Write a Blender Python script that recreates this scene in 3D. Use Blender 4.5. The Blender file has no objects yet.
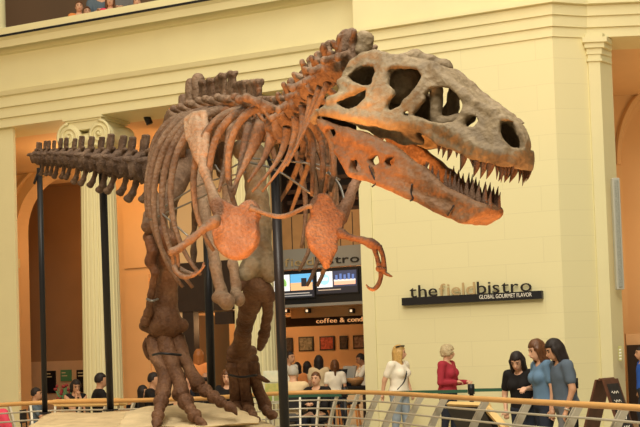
import bpy, bmesh, math, random
import numpy as np
from mathutils import Vector, Matrix, Euler
random.seed(7); RNG = np.random.default_rng(7)
S = bpy.context.scene; COL = S.collection
PI = math.pi
# ------------------------------------------------------------------ camera
FPX, EYE, PITCH, ROLL, SHIFT = 1200.0, 1.6, math.radians(2.5), -0.033, 89.6
CM = Euler((PI/2+PITCH, 0, 0)).to_matrix() @ Matrix.Rotation(ROLL, 3, 'Z')
cd = bpy.data.cameras.new('camera'); cam = bpy.data.objects.new('camera', cd); COL.objects.link(cam)
cd.sensor_width = 36; cd.lens = FPX/640*36; cd.shift_y = SHIFT/640; cd.clip_end = 200
cam.matrix_world = Matrix.Translation((0, 0, EYE)) @ CM.to_4x4()
S.camera = cam
def ray(px, py):
    return CM @ Vector(((px-320)/FPX, (213.5+SHIFT-py)/FPX, -1))
def P(px, py, Y):                       # the point at distance Y seen at a place in the photograph
    d = ray(px, py); k = Y/d.y
    return Vector((d.x*k, Y, EYE+d.z*k))
def PZ(px, py, z):
    d = ray(px, py); k = (z-EYE)/d.z
    return Vector((d.x*k, d.y*k, z))
# facade frame: s runs along the hall wall (to the right), n out of the wall towards the hall
UW = Vector((.909, -.416, 0)).normalized(); NW = Vector((UW.y, -UW.x, 0))
W0 = P(472, 350, 21.2); W0.z = 0
def FW(s, n, z): return W0 + UW*s + NW*n + Vector((0, 0, z))
def fac(px, py, n):
    d = ray(px, py); o = Vector((0, 0, EYE)) - W0
    k = (n - o.dot(NW))/d.dot(NW); q = o + d*k
    return q.dot(UW), q.z
# ------------------------------------------------------------------ materials
MATS = {}
def nt(name):
    m = bpy.data.materials.new(name); m.use_nodes = True
    n = m.node_tree; return m, n.nodes, n.links, n.nodes['Principled BSDF']
def mat(name, col, rough=.6, var=0.0, scale=8, bump=0.0, metal=0.0, col2=None, bscale=None, spec=.3):
    if name in MATS: return MATS[name]
    m, N, L, b = nt(name); MATS[name] = m
    b.inputs['Roughness'].default_value = rough; b.inputs['Metallic'].default_value = metal
    b.inputs['Specular IOR Level'].default_value = spec
    b.inputs['Base Color'].default_value = (*col, 1)
    if var or col2 or bump:
        tc = N.new('ShaderNodeTexCoord')
        no = N.new('ShaderNodeTexNoise'); no.inputs['Scale'].default_value = scale; no.inputs['Detail'].default_value = 6
        L.new(tc.outputs['Object'], no.inputs['Vector'])
        if var or col2:
            r = N.new('ShaderNodeValToRGB')
            c2 = col2 if col2 else tuple(c*(1-var) for c in col)
            r.color_ramp.elements[0].position = .32; r.color_ramp.elements[1].position = .68
            r.color_ramp.elements[0].color = (*c2, 1); r.color_ramp.elements[1].color = (*col, 1)
            L.new(no.outputs['Fac'], r.inputs['Fac']); L.new(r.outputs['Color'], b.inputs['Base Color'])
        if bump:
            n2 = N.new('ShaderNodeTexNoise'); n2.inputs['Scale'].default_value = bscale or scale*3; n2.inputs['Detail'].default_value = 5
            L.new(tc.outputs['Object'], n2.inputs['Vector'])
            bp = N.new('ShaderNodeBump'); bp.inputs['Strength'].default_value = bump; bp.inputs['Distance'].default_value = .02
            L.new(n2.outputs['Fac'], bp.inputs['Height']); L.new(bp.outputs['Normal'], b.inputs['Normal'])
    return m
def emit(name, col, st):
    if name in MATS: return MATS[name]
    m, N, L, b = nt(name); MATS[name] = m
    b.inputs['Base Color'].default_value = (*col, 1); b.inputs['Emission Color'].default_value = (*col, 1)
    b.inputs['Emission Strength'].default_value = st
    return m
def ashlar(name, col, line, bw, bh):
    m, N, L, b = nt(name); MATS[name] = m
    tc = N.new('ShaderNodeTexCoord'); sp = N.new('ShaderNodeSeparateXYZ'); cb = N.new('ShaderNodeCombineXYZ')
    L.new(tc.outputs['Object'], sp.inputs[0]); L.new(sp.outputs['X'], cb.inputs['X']); L.new(sp.outputs['Z'], cb.inputs['Y'])
    br = N.new('ShaderNodeTexBrick'); br.inputs['Scale'].default_value = 1
    br.inputs['Color1'].default_value = (*col, 1); br.inputs['Color2'].default_value = (*[c*.985 for c in col], 1)
    br.inputs['Mortar'].default_value = (*line, 1); br.inputs['Mortar Size'].default_value = .006
    br.inputs['Brick Width'].default_value = bw; br.inputs['Row Height'].default_value = bh
    L.new(cb.outputs[0], br.inputs['Vector']); L.new(br.outputs['Color'], b.inputs['Base Color'])
    b.inputs['Roughness'].default_value = .6; b.inputs['Specular IOR Level'].default_value = .2
    return m
# ------------------------------------------------------------------ objects
WL = {}                                  # world place of every parent
def tag(o, label=None, cat=None, group=None, kind=None):
    if label: o['label'] = label
    if cat: o['category'] = cat
    if group: o['group'] = group
    if kind: o['kind'] = kind
    return o
def thing(name, loc, label, cat, group=None, kind=None):
    o = bpy.data.objects.new(name, None); COL.objects.link(o); o.location = loc; o.empty_display_size = .1
    WL[o.name] = Vector(loc); return tag(o, label, cat, group, kind)
def obj(name, geo, m, parent=None, smooth=False, label=None):
    V, F = geo; V = np.asarray([tuple(v) for v in V], dtype=float) if not isinstance(V, np.ndarray) else V
    if parent is not None: o0 = np.array(WL[parent.name])
    else: o0 = np.array([(V[:, 0].min()+V[:, 0].max())/2, (V[:, 1].min()+V[:, 1].max())/2, V[:, 2].min()])
    me = bpy.data.meshes.new(name)
    me.from_pydata((V-o0).tolist(), [], F if isinstance(F, list) else F.tolist())
    if isinstance(F, list):
        bm = bmesh.new(); bm.from_mesh(me); bmesh.ops.recalc_face_normals(bm, faces=bm.faces[:]); bm.to_mesh(me); bm.free()
    me.polygons.foreach_set('use_smooth', [smooth]*len(me.polygons))
    me.materials.append(m); me.update()
    o = bpy.data.objects.new(name, me); COL.objects.link(o)
    WL[o.name] = Vector(o0)
    if parent is not None: o.parent = parent
    else: o.location = o0
    if label: o['label'] = label
    return o
def obj_local(name, geo, m, M, parent=None, kind=None):      # geometry in its own frame, placed by M
    V, F = geo
    me = bpy.data.meshes.new(name); me.from_pydata([tuple(v) for v in V], [], [list(f) for f in F]); me.materials.append(m); me.update()
    o = bpy.data.objects.new(name, me); COL.objects.link(o)
    if parent is not None:
        o.parent = parent; M = Matrix.Translation(-WL[parent.name]) @ M
    o.matrix_local = M
    if kind: o['kind'] = kind
    return o
def join(*gs):
    V = []; F = []
    for v, f in gs:
        k = len(V); V += [tuple(p) for p in v]; F += [[i+k for i in q] for q in (f if isinstance(f, list) else f.tolist())]
    return np.array(V, dtype=float), F
def tf(geo, M):
    V, F = geo; return [M @ Vector(v) for v in V], F
def box(a, b):
    (x0, y0, z0), (x1, y1, z1) = a, b
    V = [(x0,y0,z0),(x1,y0,z0),(x1,y1,z0),(x0,y1,z0),(x0,y0,z1),(x1,y0,z1),(x1,y1,z1),(x0,y1,z1)]
    return V, [[3,2,1,0],[4,5,6,7],[0,1,5,4],[1,2,6,5],[2,3,7,6],[3,0,4,7]]
def bevbox(a, b, r=.01, seg=2):
    bm = bmesh.new(); V, F = box(a, b); vs = [bm.verts.new(v) for v in V]
    for f in F: bm.faces.new([vs[i] for i in f])
    bmesh.ops.bevel(bm, geom=bm.edges[:], offset=r, segments=seg, affect='EDGES', profile=.5)
    bm.verts.index_update(); out = [v.co.copy() for v in bm.verts], [[v.index for v in f.verts] for f in bm.faces]; bm.free(); return out
def fbox(s0, s1, n0, n1, z0, z1):        # box in the facade frame, as world verts
    V, F = box((s0, n0, z0), (s1, n1, z1)); return [FW(*v) for v in V], [f[::-1] for f in F]
def orbox(c, ax, hx, hy, z0, z1):        # box centred at c turned to direction ax
    ax = Vector((ax[0], ax[1], 0)).normalized(); ay = Vector((-ax.y, ax.x, 0)); V, F = box((-hx, -hy, z0), (hx, hy, z1))
    return [Vector((c[0], c[1], 0))+ax*v[0]+ay*v[1]+Vector((0, 0, v[2])) for v in V], F
def prism(poly, z0, z1):                 # plan polygon (x, y)
    n = len(poly); V = [(p[0], p[1], z0) for p in poly]+[(p[0], p[1], z1) for p in poly]
    return V, [list(range(n))[::-1], list(range(n, 2*n))]+[[i, (i+1) % n, n+(i+1) % n, n+i] for i in range(n)]
def profile(pr, s0, s1):                 # profile (n, z) swept along s
    n = len(pr); V = [FW(s0, *p) for p in pr]+[FW(s1, *p) for p in pr]
    return V, [list(range(n)), list(range(n, 2*n))[::-1]]+[[i, n+i, n+(i+1) % n, (i+1) % n] for i in range(n)]
def catmull(pts, k):
    pts = [np.array(p, dtype=float) for p in pts]; out = []
    q = [2*pts[0]-pts[1]]+pts+[2*pts[-1]-pts[-2]]
    for i in range(1, len(q)-2):
        for j in range(k):
            t = j/k; a, b, c, d = q[i-1], q[i], q[i+1], q[i+2]
            out.append(.5*((2*b)+(c-a)*t+(2*a-5*b+4*c-d)*t*t+(3*b-a-3*c+d)*t**3))
    out.append(pts[-1]); return out
def tube(pts, rad, seg=8, flat=1.0, fdir=None, caps=True):   # swept tube; flat squeezes it along fdir
    pts = [Vector(tuple(p)) for p in pts]; n = len(pts)
    if not hasattr(rad, '__len__'): rad = [rad]*n
    V = []; F = []; up = Vector(fdir) if fdir is not None else Vector((.13, .21, .97)); prev = None
    for i, p in enumerate(pts):
        t = (pts[min(i+1, n-1)]-pts[max(i-1, 0)]).normalized()
        if prev is None or fdir is not None:
            x = up-t*up.dot(t)
            if x.length < 1e-4: x = Vector((1, 0, 0))-t*t.x
        else: x = prev-t*prev.dot(t)
        x.normalize(); y = t.cross(x); prev = x
        for j in range(seg):
            a = 2*PI*j/seg; V.append(p+x*(math.cos(a)*rad[i]*flat)+y*(math.sin(a)*rad[i]))
    for i in range(n-1):
        for j in range(seg):
            k = (j+1) % seg; F.append([i*seg+j, i*seg+k, (i+1)*seg+k, (i+1)*seg+j])
    if caps: F += [list(range(seg))[::-1], list(range((n-1)*seg, n*seg))]
    return V, F
def lathe(pr, seg=24, c=(0, 0, 0), rfun=None):
    V = []; F = []; n = len(pr)
    for i, (r, z) in enumerate(pr):
        for j in range(seg):
            a = 2*PI*j/seg; q = r*(rfun(a, i) if rfun else 1); V.append((c[0]+q*math.cos(a), c[1]+q*math.sin(a), c[2]+z))
    for i in range(n-1):
        for j in range(seg):
            k = (j+1) % seg; F.append([i*seg+j, i*seg+k, (i+1)*seg+k, (i+1)*seg+j])
    F += [list(range(seg))[::-1], list(range((n-1)*seg, n*seg))]
    return V, F
# ------------------------------------------------------------------ distance fields -> mesh
def nets(f, o, h):
    s = f < 0; nx, ny, nz = f.shape
    idx = -np.ones((nx-1, ny-1, nz-1), int)
    C = {}
    acc = np.zeros((nx-1, ny-1, nz-1, 3)); cnt = np.zeros((nx-1, ny-1, nz-1))
    def sl(d, ax): return slice(d, (f.shape[ax]-1)+d)
    corn = [(a, b, c) for a in (0, 1) for b in (0, 1) for c in (0, 1)]
    for ca in corn:
        for ax in range(3):
            if ca[ax]: continue
            cb = list(ca); cb[ax] = 1
            A = f[sl(ca[0], 0), sl(ca[1], 1), sl(ca[2], 2)]; B = f[sl(cb[0], 0), sl(cb[1], 1), sl(cb[2], 2)]
            m = (A < 0) != (B < 0)
            t = np.where(m, A/np.where(m, A-B, 1), 0)
            for k in range(3):
                acc[..., k] += np.where(m, ca[k]+(t if k == ax else 0), 0)
            cnt += m
    on = cnt > 0; idx[on] = np.arange(on.sum())
    ijk = np.argwhere(on); V = (ijk+acc[on]/cnt[on][:, None])*h+np.array(o)
    Fs = []
    for ax in range(3):
        a, b = [(1, 2), (2, 0), (0, 1)][ax]
        A = np.moveaxis(s, (ax, a, b), (0, 1, 2)); I = np.moveaxis(idx, (ax, a, b), (0, 1, 2))
        ch = A[:-1, 1:-1, 1:-1] != A[1:, 1:-1, 1:-1]
        q = np.stack([I[:, :-1, :-1], I[:, 1:, :-1], I[:, 1:, 1:], I[:, :-1, 1:]], -1)[ch]
        fl = A[:-1, 1:-1, 1:-1][ch]
        q = np.where(fl[:, None], q, q[:, ::-1]); Fs.append(q)
    F = np.concatenate(Fs); F = F[(F >= 0).all(1)]
    return V, F
def smin(a, b, k):
    if k <= 0: return np.minimum(a, b)
    h = np.clip(.5+.5*(b-a)/k, 0, 1); return b*(1-h)+a*h-k*h*(1-h)
def smax(a, b, k): return -smin(-a, -b, k)
def caps(Q, a, b, ra, rb):
    a = np.array(a, float); b = np.array(b, float); d = b-a; L = max(d@d, 1e-12)
    t = np.clip(((Q-a)@d)/L, 0, 1)
    return np.linalg.norm(Q-a-t[:, None]*d, axis=1)-(ra+t*(rb-ra))
def chain(Q, pts, rad, k=.02):
    f = None
    for i in range(len(pts)-1):
        d = caps(Q, pts[i], pts[i+1], rad[i], rad[i+1]); f = d if f is None else smin(f, d, k)
    return f
def ell(Q, c, r, R=None):
    q = Q-np.array(c, float)
    if R is not None: q = q@np.array(R)
    r = np.array(r, float); k0 = np.linalg.norm(q/r, axis=1); k1 = np.linalg.norm(q/(r*r), axis=1)
    return k0*(k0-1)/np.maximum(k1, 1e-9)
def sbox(Q, c, h, r=.01):
    q = np.abs(Q-np.array(c, float))-np.array(h, float)+r
    return np.linalg.norm(np.maximum(q, 0), axis=1)+np.minimum(q.max(1), 0)-r
def wob(Q, f=18, a=1.0):
    x, y, z = Q.T
    return a*(np.sin(f*x+1.3*np.sin(f*.7*y))*np.sin(f*1.1*y+.6+np.sin(f*.5*z))+.6*np.sin(f*1.7*z+f*.6*x)*np.sin(f*1.3*y-f*.4*z))
def field(fn, lo, hi, h):
    lo = np.array(lo, float)-2*h; hi = np.array(hi, float)+2*h
    n = np.ceil((hi-lo)/h).astype(int)+1
    g = np.stack(np.meshgrid(*[lo[i]+h*np.arange(n[i]) for i in range(3)], indexing='ij'), -1).reshape(-1, 3)
    return nets(fn(g).reshape(n), lo, h)
def bones(segs, h=.02, k=.04, rough=.006, extra=None, cut=None):  # segs: list of (pts, radii) in world metres
    allp = np.array([tuple(p) for ps, r in segs for p in ps]); R = max(max(r) for ps, r in segs)+.02
    def fn(Q):
        f = None
        for ps, r in segs:
            d = chain(Q, [tuple(p) for p in ps], r, k); f = d if f is None else smin(f, d, k)
        if extra is not None: f = extra(Q, f)
        return f+wob(Q, 22, rough)
    return field(fn, allp.min(0)-R, allp.max(0)+R, h)
def poly2(U, Vv, pts):                  # signed distance of a polygon on flat arrays
    pts = np.array(pts, float); d = np.full(U.shape, 1e9); s = np.ones(U.shape); n = len(pts)
    j = n-1
    for i in range(n):
        e = pts[j]-pts[i]; wx = U-pts[i, 0]; wy = Vv-pts[i, 1]
        t = np.clip((wx*e[0]+wy*e[1])/max(e@e, 1e-12), 0, 1)
        d = np.minimum(d, (wx-e[0]*t)**2+(wy-e[1]*t)**2)
        c1 = Vv >= pts[i, 1]; c2 = Vv < pts[j, 1]; c3 = e[0]*wy > e[1]*wx
        flip = (c1 & c2 & c3) | (~c1 & ~c2 & ~c3); s = np.where(flip, -s, s); j = i
    return s*np.sqrt(d)
def text_geo(body, size, depth):        # lettering as mesh in its own frame: x along, y up, z out
    cu = bpy.data.curves.new('t', 'FONT'); cu.body = body; cu.size = size; cu.extrude = depth; cu.resolution_u = 3
    o = bpy.data.objects.new('t', cu); COL.objects.link(o); bpy.context.view_layer.update()
    me = bpy.data.meshes.new_from_object(o.evaluated_get(bpy.context.evaluated_depsgraph_get()))
    V = [v.co.copy() for v in me.vertices]; F = [list(p.vertices) for p in me.polygons]
    bpy.data.objects.remove(o); bpy.data.meshes.remove(me); bpy.data.curves.remove(cu)
    return V, F
# ================================================================== the hall
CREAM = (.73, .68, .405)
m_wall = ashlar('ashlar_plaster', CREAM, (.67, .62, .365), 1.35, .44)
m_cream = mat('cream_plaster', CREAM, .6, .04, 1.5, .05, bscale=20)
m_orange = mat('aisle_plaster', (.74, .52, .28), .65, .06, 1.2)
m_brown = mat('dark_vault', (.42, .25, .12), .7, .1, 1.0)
m_dark = mat('dark_wood', (.035, .022, .016), .5, .2, 6)
m_black = mat('black_metal', (.012, .012, .014), .4)
m_wood = mat('orange_wood', (.50, .26, .10), .5, .15, 5)
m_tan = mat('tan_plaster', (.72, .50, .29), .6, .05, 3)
m_floor = mat('floor_stone', (.55, .47, .34), .4, .1, 2)
MF = Matrix.Translation(W0) @ Matrix(((UW.x, -NW.x, 0), (UW.y, -NW.y, 0), (0, 0, 1))).to_4x4()
def fwall(name, s0, s1, n0, n1, z0, z1, m):
    return obj_local(name, box((s0, -n1, z0), (s1, -n0, z1)), m, MF, None, 'structure')
def st(name, geo, m, parent=None, smooth=False):
    o = obj(name, geo, m, parent, smooth)
    if parent is None: o['kind'] = 'structure'
    return o
def fobj(name, s0, s1, n0, n1, z0, z1, m, parent=None):
    return obj(name, fbox(s0, s1, n0, n1, z0, z1), m, parent)
st('floor', ([(-30, -4, 0), (30, -4, 0), (30, 46, 0), (-30, 46, 0), (-30, -4, -.2), (30, -4, -.2), (30, 46, -.2), (-30, 46, -.2)],
   [[0, 1, 2, 3], [4, 7, 6, 5], [0, 4, 5, 1], [1, 5, 6, 2], [2, 6, 7, 3], [3, 7, 4, 0]]), m_floor)
sR = fac(555, 100, 0)[0]; sD = fac(364, 300, 0)[0]
zb = fac(430, 54, 0)[1]                                     # underside of the entablature
zt = fac(430, 22, 0)[1]
wall = fwall('wall_right', sD, sR, -.6, 0, 0, zb+.02, m_wall)
st('trim_1', fbox(sD-.02, sD+.22, -.4, .025, 0, zb), m_cream)     # smooth strip at the cafe opening
# entablature of the right wall and its two turns
P555 = FW(sR, 0, 0); d2 = Vector((.962, .272, 0)); P590 = P555 + d2*.66
d3 = Vector((.999, -.03, 0)).normalized(); P603 = P590 + d3*.02
def band(name, n0, z0, z1, m=m_cream):
    st(name, join(fbox(sD, sR+n0*.35, -.6, n0, z0, z1)), m)
def turn_prism(off, z0, z1):
    n2 = Vector((d2.y, -d2.x, 0)); n3 = Vector((d3.y, -d3.x, 0))
    a = P555+NW*off; b = P555+(NW+n2).normalized()*off*1.05; c = P590+n2*off*.8+d2*0; e = P590+n3*off
    f = P590+d3*9+n3*off; g = P590+d3*9-n3*.9; h = P590-n3*.9; i = P555-NW*.6
    return prism([a, b, c, e, f, g, h, i], z0, z1)
zz = [zb, fac(430, 44.6, 0)[1], fac(430, 34, 0)[1], fac(430, 23.6, 0)[1], fac(430, 20, 0)[1]]
offs = [.03, .07, .11, .2]
for k in range(4):
    st('trim_%d' % (k+2), join(fbox(sD, sR, -.6, offs[k], zz[k], zz[k+1]), turn_prism(offs[k], zz[k], zz[k+1])), m_cream)
st('trim_6', join(fbox(sD, sR, -.6, .06, zz[4], 9.1), turn_prism(.06, zz[4], 9.1)), m_cream)
# the two faces after the corner, down to the floor
n2 = Vector((d2.y, -d2.x, 0)); n3 = Vector((d3.y, -d3.x, 0))
M2 = Matrix.Translation(P555) @ Matrix(((d2.x, -n2.x, 0), (d2.y, -n2.y, 0), (0, 0, 1))).to_4x4()
obj_local('wall_corner', box((0, 0, 0), (.68, .5, zb+.02)), m_wall, M2, None, 'structure')
# pier with capital mouldings at the right hand opening
zcap = PZ(600, 40, 0).z
pl = P(592.5, 200, P590.y); pr_ = P(604, 200, P590.y)
w3 = (pr_.x-pl.x)
def pier(o, z0, z1, w=None, dep=.55):
    w = w or w3
    a = P590+d3*(-o)+n3*(.05+o); b = P590+d3*(w+o)+n3*(.05+o); c = P590+d3*(w+.26)-n3*(.22-o); e = P590+d3*(w+.26)-n3*dep; f = P590-n3*dep
    return prism([a, b, c, e, f], z0, z1)
ztop = P(598, 38, P590.y).z
def zat(y): return P(598, y, P590.y).z
st('trim_7', join(pier(0, 0, zat(62)), pier(.03, zat(62), zat(60)), pier(.01, zat(60), zat(55)), pier(.03, zat(55), zat(49)),
    pier(.07, zat(49), zat(44)), pier(.11, zat(44), zat(39)), pier(.05, zat(39), zb+.05)), m_cream)
# space behind the right hand opening
yB = P590.y+5.0
def arch_wall(o, ux, w0, w1, z1, cx, hw, zs, rise, thick, face):   # wall from w0 to w1 with an arched opening, o its origin, ux its run
    uy = Vector((0, 0, 1)); back = Vector((-ux.y, ux.x, 0))*thick
    N = 24; arc = [(cx+hw*math.cos(a), zs+rise*math.sin(a)) for a in [PI*i/N for i in range(N+1)]]
    V = []; F = []
    def q(a, b, c, d):
        k = len(V); V.extend([a, b, c, d]); F.append([k, k+1, k+2, k+3])
    def W(x, z, t=0): return o+ux*x+uy*z+back*t
    for t in (0, 1):
        q(W(w0, 0, t), W(cx-hw, 0, t), W(cx-hw, z1, t), W(w0, z1, t)); q(W(cx+hw, 0, t), W(w1, 0, t), W(w1, z1, t), W(cx+hw, z1, t))
        for (x0, a0), (x1, a1) in zip(arc[:-1], arc[1:]): q(W(x0, a0, t), W(x0, z1, t), W(x1, z1, t), W(x1, a1, t))
    ring = [(cx+hw, 0)]+arc+[(cx-hw, 0)]
    for (x0, a0), (x1, a1) in zip(ring[:-1], ring[1:]): q(W(x0, a0), W(x1, a1), W(x1, a1, 1), W(x0, a0, 1))
    return V, F
def arch_trim(o, ux, cx, hw, zs, rise, r=.09):
    N = 30; return tube([o+ux*(cx+hw*math.cos(PI*i/N))+Vector((0, 0, zs+rise*math.sin(PI*i/N))) for i in range(N+1)], r, 6)
oR = Vector((P(560, 300, yB).x, yB, 0)); uxR = Vector((1, 0, 0))
def rx(px): return P(px, 150, yB).x-oR.x
zcr = P(650, 80, yB).z
st('wall_back_right', arch_wall(oR, uxR, 0, rx(760), 9.5, rx(660), rx(660)-rx(621), P(621, 165, yB).z, P(640, 86, yB).z-P(621, 165, yB).z-.35, .5, 1), m_orange)
st('trim_8', arch_trim(oR+Vector((0, -.04, 0)), uxR, rx(660), rx(660)-rx(617), P(617, 165, yB).z, P(640, 84, yB).z-P(621, 165, yB).z-.1, .07), m_orange)
st('wall_vault_right', ([oR+Vector((x, .52, z)) for x in (0, 7) for z in (0, 9)]+[oR+Vector((x, .6, z)) for x in (0, 7) for z in (0, 9)], [[0, 1, 3, 2], [4, 6, 7, 5], [0, 2, 6, 4], [1, 5, 7, 3], [0, 4, 5, 1], [2, 3, 7, 6]]), m_orange)
st('trim_9', ([tuple(v) for v in box((P590.x-.2, P590.y+.9, zb+.02), (P590.x+9, yB, zb+.3))[0]], box((0,)*3, (1,)*3)[1]), m_orange)
# low partition and dark doorway at the right edge
st('wall_low_right', box((P(626.5, 350, yB-1).x, yB-1, 0), (P(628, 350, yB-1).x+4, yB-.9, P(630, 334, yB-1).z)), m_tan)
st('door_1', box((P(629, 400, yB-1).x, yB-1.06, 0), (P(640, 400, yB-1).x+.8, yB-1.0, P(630, 345, yB-1).z)), m_dark)
# ------------------------------------------------------------------ left colonnade
NL = -.5; sL = fac(-90, 200, NL)[0]-9
def zl(y, n=NL, x=0): return fac(x, y, n)[1]
z_s = zl(128); zfr = zl(95, NL+.16)
ent = [(-1.6, z_s), (NL, z_s), (NL, zl(119)), (NL+.05, zl(119)), (NL+.05, zl(109)), (NL+.1, zl(109)), (NL+.1, zl(99)), (NL+.16, zl(98)), (NL+.2, zl(94)), (NL+.06, zl(92)),
       (NL+.06, zl(57)), (NL+.14, zl(56)), (NL+.2, zl(51)), (NL+.42, zl(48, NL+.42)), (NL+.46, zl(41, NL+.46)), (NL+.54, zl(37, NL+.54)), (NL+.54, zl(31, NL+.54)), (NL+.1, zl(31, NL+.54)), (-.75, zl(31, NL+.54)), (-.75, z_s+.4), (-1.6, z_s+.4)]
st('trim_10', profile(ent, sL, sD+.03), m_cream)
zpar = zl(31, NL+.54)
st('trim_11', fbox(sL, sD+.03, NL+.535, NL+.56, zl(37, NL+.56), zl(35, NL+.56)), m_black)          # dark line along the cornice
st('trim_12', fbox(sL, sD+.03, NL-.1, NL+.35, zpar, zl(28.5, NL+.35)), m_cream)                    # balcony kerb
ZBAL = zpar
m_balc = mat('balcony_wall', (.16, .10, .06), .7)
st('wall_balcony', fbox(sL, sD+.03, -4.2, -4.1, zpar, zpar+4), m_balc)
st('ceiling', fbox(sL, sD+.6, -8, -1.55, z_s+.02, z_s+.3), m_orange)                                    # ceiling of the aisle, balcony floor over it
# balcony column base at the top left corner
sc0 = fac(0, 10, NL)[0]
st('trim_13', lathe([(.36, 0), (.36, .12), (.3, .16), (.33, .3), (.27, .34), (.25, .4), (.24, 3)], 20, tuple(FW(fac(-6, 10, NL-.2)[0], NL-.2, zpar))), m_cream, None, True)
def ionic(px, label_):
    s, _ = fac(px, 250, -1.02); c = FW(s, -1.02, 0)
    ztop_ = z_s; zc = ztop_-.62
    root = thing('column', c, None, None, kind='structure')
    NF = 24
    def flute(a, i): return 1-.055*max(0, math.sin(a*NF))**.8 if 1 <= i <= 6 else 1
    R0, R1 = .42, .36
    pr = [(R0+.1, 0), (R0, .5)]+[(R0-(R0-R1)*(k/5)**1.5, .55+(zc-.6)*k/5) for k in range(6)]+[(R1+.04, zc), (R1+.05, zc+.05)]
    obj('shaft', lathe(pr, NF*6, tuple(c), flute), m_cream, root, False)
    cap = [fbox(s-.46, s+.46, -1.5, -.52, ztop_-.09, ztop_), fbox(s-.5, s+.5, -1.54, -.48, ztop_-.05, ztop_)]
    obj('abacus', join(*cap), m_cream, root)
    obj('echinus', lathe([(R1+.02, zc), (R1+.1, zc+.1), (R1+.12, zc+.2), (R1, zc+.3)], 32, tuple(c)), m_cream, root, True)
    for sg in (-1, 1):
        vc = s+sg*.39; zv = ztop_-.40; r = .29
        g = tube([FW(vc, n, zv) for n in (-1.5, -1.46, -1.2, -1.02, -.8, -.56, -.53)], [r-.03, r, r-.06, r-.09, r-.06, r, r-.03], 24)
        sp = []
        for i in range(64):
            a = i/63*2*PI*2.4; rr = r*(1-i/63*.86)
            sp.append(FW(vc+sg*rr*math.sin(a)*1, -.52, zv+rr*math.cos(a)))
        g2 = tube(sp, [.035*(1-.5*i/63) for i in range(64)], 6)
        eye = tube([FW(vc, -.53, zv), FW(vc, -.48, zv)], .04, 10)
        obj('volute', join(g, g2, eye), m_cream, root, True)
    obj('volute_band', fbox(s-.42, s+.42, -1.48, -.55, ztop_-.36+.1, ztop_-.08), m_cream, root)
    return s
sc1 = ionic(100, 1); sc2 = ionic(253, 2)
# pier at the left edge
sp = fac(15.5, 250, -.62)[0]
st('wall_left', fbox(sL, sp, -.70, -.62, 0, z_s), m_cream)
# aisle back wall with an arch
NB = -6.0; oB = FW(0, NB, 0)
def sb(px, py=250): return fac(px, py, NB)[0]
cxa = (sb(17)+sb(104))/2; hwa = (sb(104)-sb(17))/2
zspr = fac(17, 232, NB)[1]
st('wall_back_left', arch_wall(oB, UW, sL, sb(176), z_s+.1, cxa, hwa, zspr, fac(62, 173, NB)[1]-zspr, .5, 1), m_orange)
st('trim_14', arch_trim(oB+NW*.03, UW, cxa, hwa+.32, zspr, fac(45, 162, NB)[1]-zspr, .06), m_orange)
st('trim_15', join(fbox(cxa-hwa-.2, cxa-hwa+.1, NB, NB+.16, fac(17, 268, NB)[1], fac(17, 259, NB)[1]), fbox(cxa-hwa-.12, cxa-hwa+.02, NB, NB+.08, 0, fac(17, 268, NB)[1])), m_cream)
st('trim_16', join(fbox(sb(125), sb(149), NB, NB+.06, .3, fac(137, 275, NB)[1]), fbox(sb(125), sb(149), NB, NB+.06, fac(137, 268, NB)[1], fac(137, 210, NB)[1])), m_orange)
# room behind the arch
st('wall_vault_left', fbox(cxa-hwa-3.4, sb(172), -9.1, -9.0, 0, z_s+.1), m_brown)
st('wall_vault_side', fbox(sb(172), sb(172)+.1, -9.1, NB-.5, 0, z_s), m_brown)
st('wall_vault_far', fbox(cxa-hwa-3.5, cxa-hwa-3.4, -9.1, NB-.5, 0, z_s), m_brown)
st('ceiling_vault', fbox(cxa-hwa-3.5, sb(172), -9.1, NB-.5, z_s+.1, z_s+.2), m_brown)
def vz(y, x=60): return fac(x, y, -8.95)[1]
st('wall_counter_left', fbox(fac(20, 380, -8.95)[0], fac(112, 380, -8.95)[0], -8.99, -8.93, 0, vz(361)), m_tan)
m_green = mat('green_board', (.10, .30, .14), .5)
for x0, x1, y0, y1, mm, lab in ((46.5, 56, 371, 393, m_black, 'tall black menu board behind the arch, left of the green one'), (61, 71.5, 370, 381, m_green, 'green menu board on the wall behind the arch'), (77, 90, 370, 392, m_black, 'black menu board behind the arch, beside the fluted column')):
    a = fac(x0, y0, -8.90); b = fac(x1, y1, -8.90)
    t = thing('menu_board', FW(a[0], -8.90, b[1]), lab, 'menu board', 'menu boards behind the arch')
    fobj('board', a[0], b[0], -8.92, -8.87, b[1], a[1], mm, t)
    g = [fbox(a[0]+.12*(b[0]-a[0]), a[0]+(.5+.3*((k*7) % 3)/2)*(b[0]-a[0]), -8.87, -8.865, a[1]-.1-k*.09, a[1]-.07-k*.09) for k in range(2)]
    obj('writing', join(*g), m_cream, t)
# ------------------------------------------------------------------ the cafe front
NC = -2.4
def cs(px, py=300, n=NC): return fac(px, py, n)[0]
def cz(px, py, n=NC): return fac(px, py, n)[1]
xa, xb = cs(274), cs(372)
x0p = cs(171)
st('wall_cafe_header', fbox(x0p, cs(234), NC-.3, NC, cz(200, 311), cz(200, 262)), m_dark)       # dark panel over the side door
st('door_2', join(fbox(cs(181.5), cs(192.5), NC-.25, NC-.02, 0, cz(186, 311)), fbox(cs(214), cs(232), NC-.25, NC-.02, cz(223, 324), cz(223, 311.5))), m_dark)
st('wall_cafe_side', fbox(cs(165), cs(181.5), NC-.3, NC-.04, 0, cz(176, 262)), m_tan)
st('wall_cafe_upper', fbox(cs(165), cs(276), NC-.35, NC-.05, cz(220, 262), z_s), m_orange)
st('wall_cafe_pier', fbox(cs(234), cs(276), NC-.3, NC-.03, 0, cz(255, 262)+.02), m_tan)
nb = NC-3.6
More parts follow.
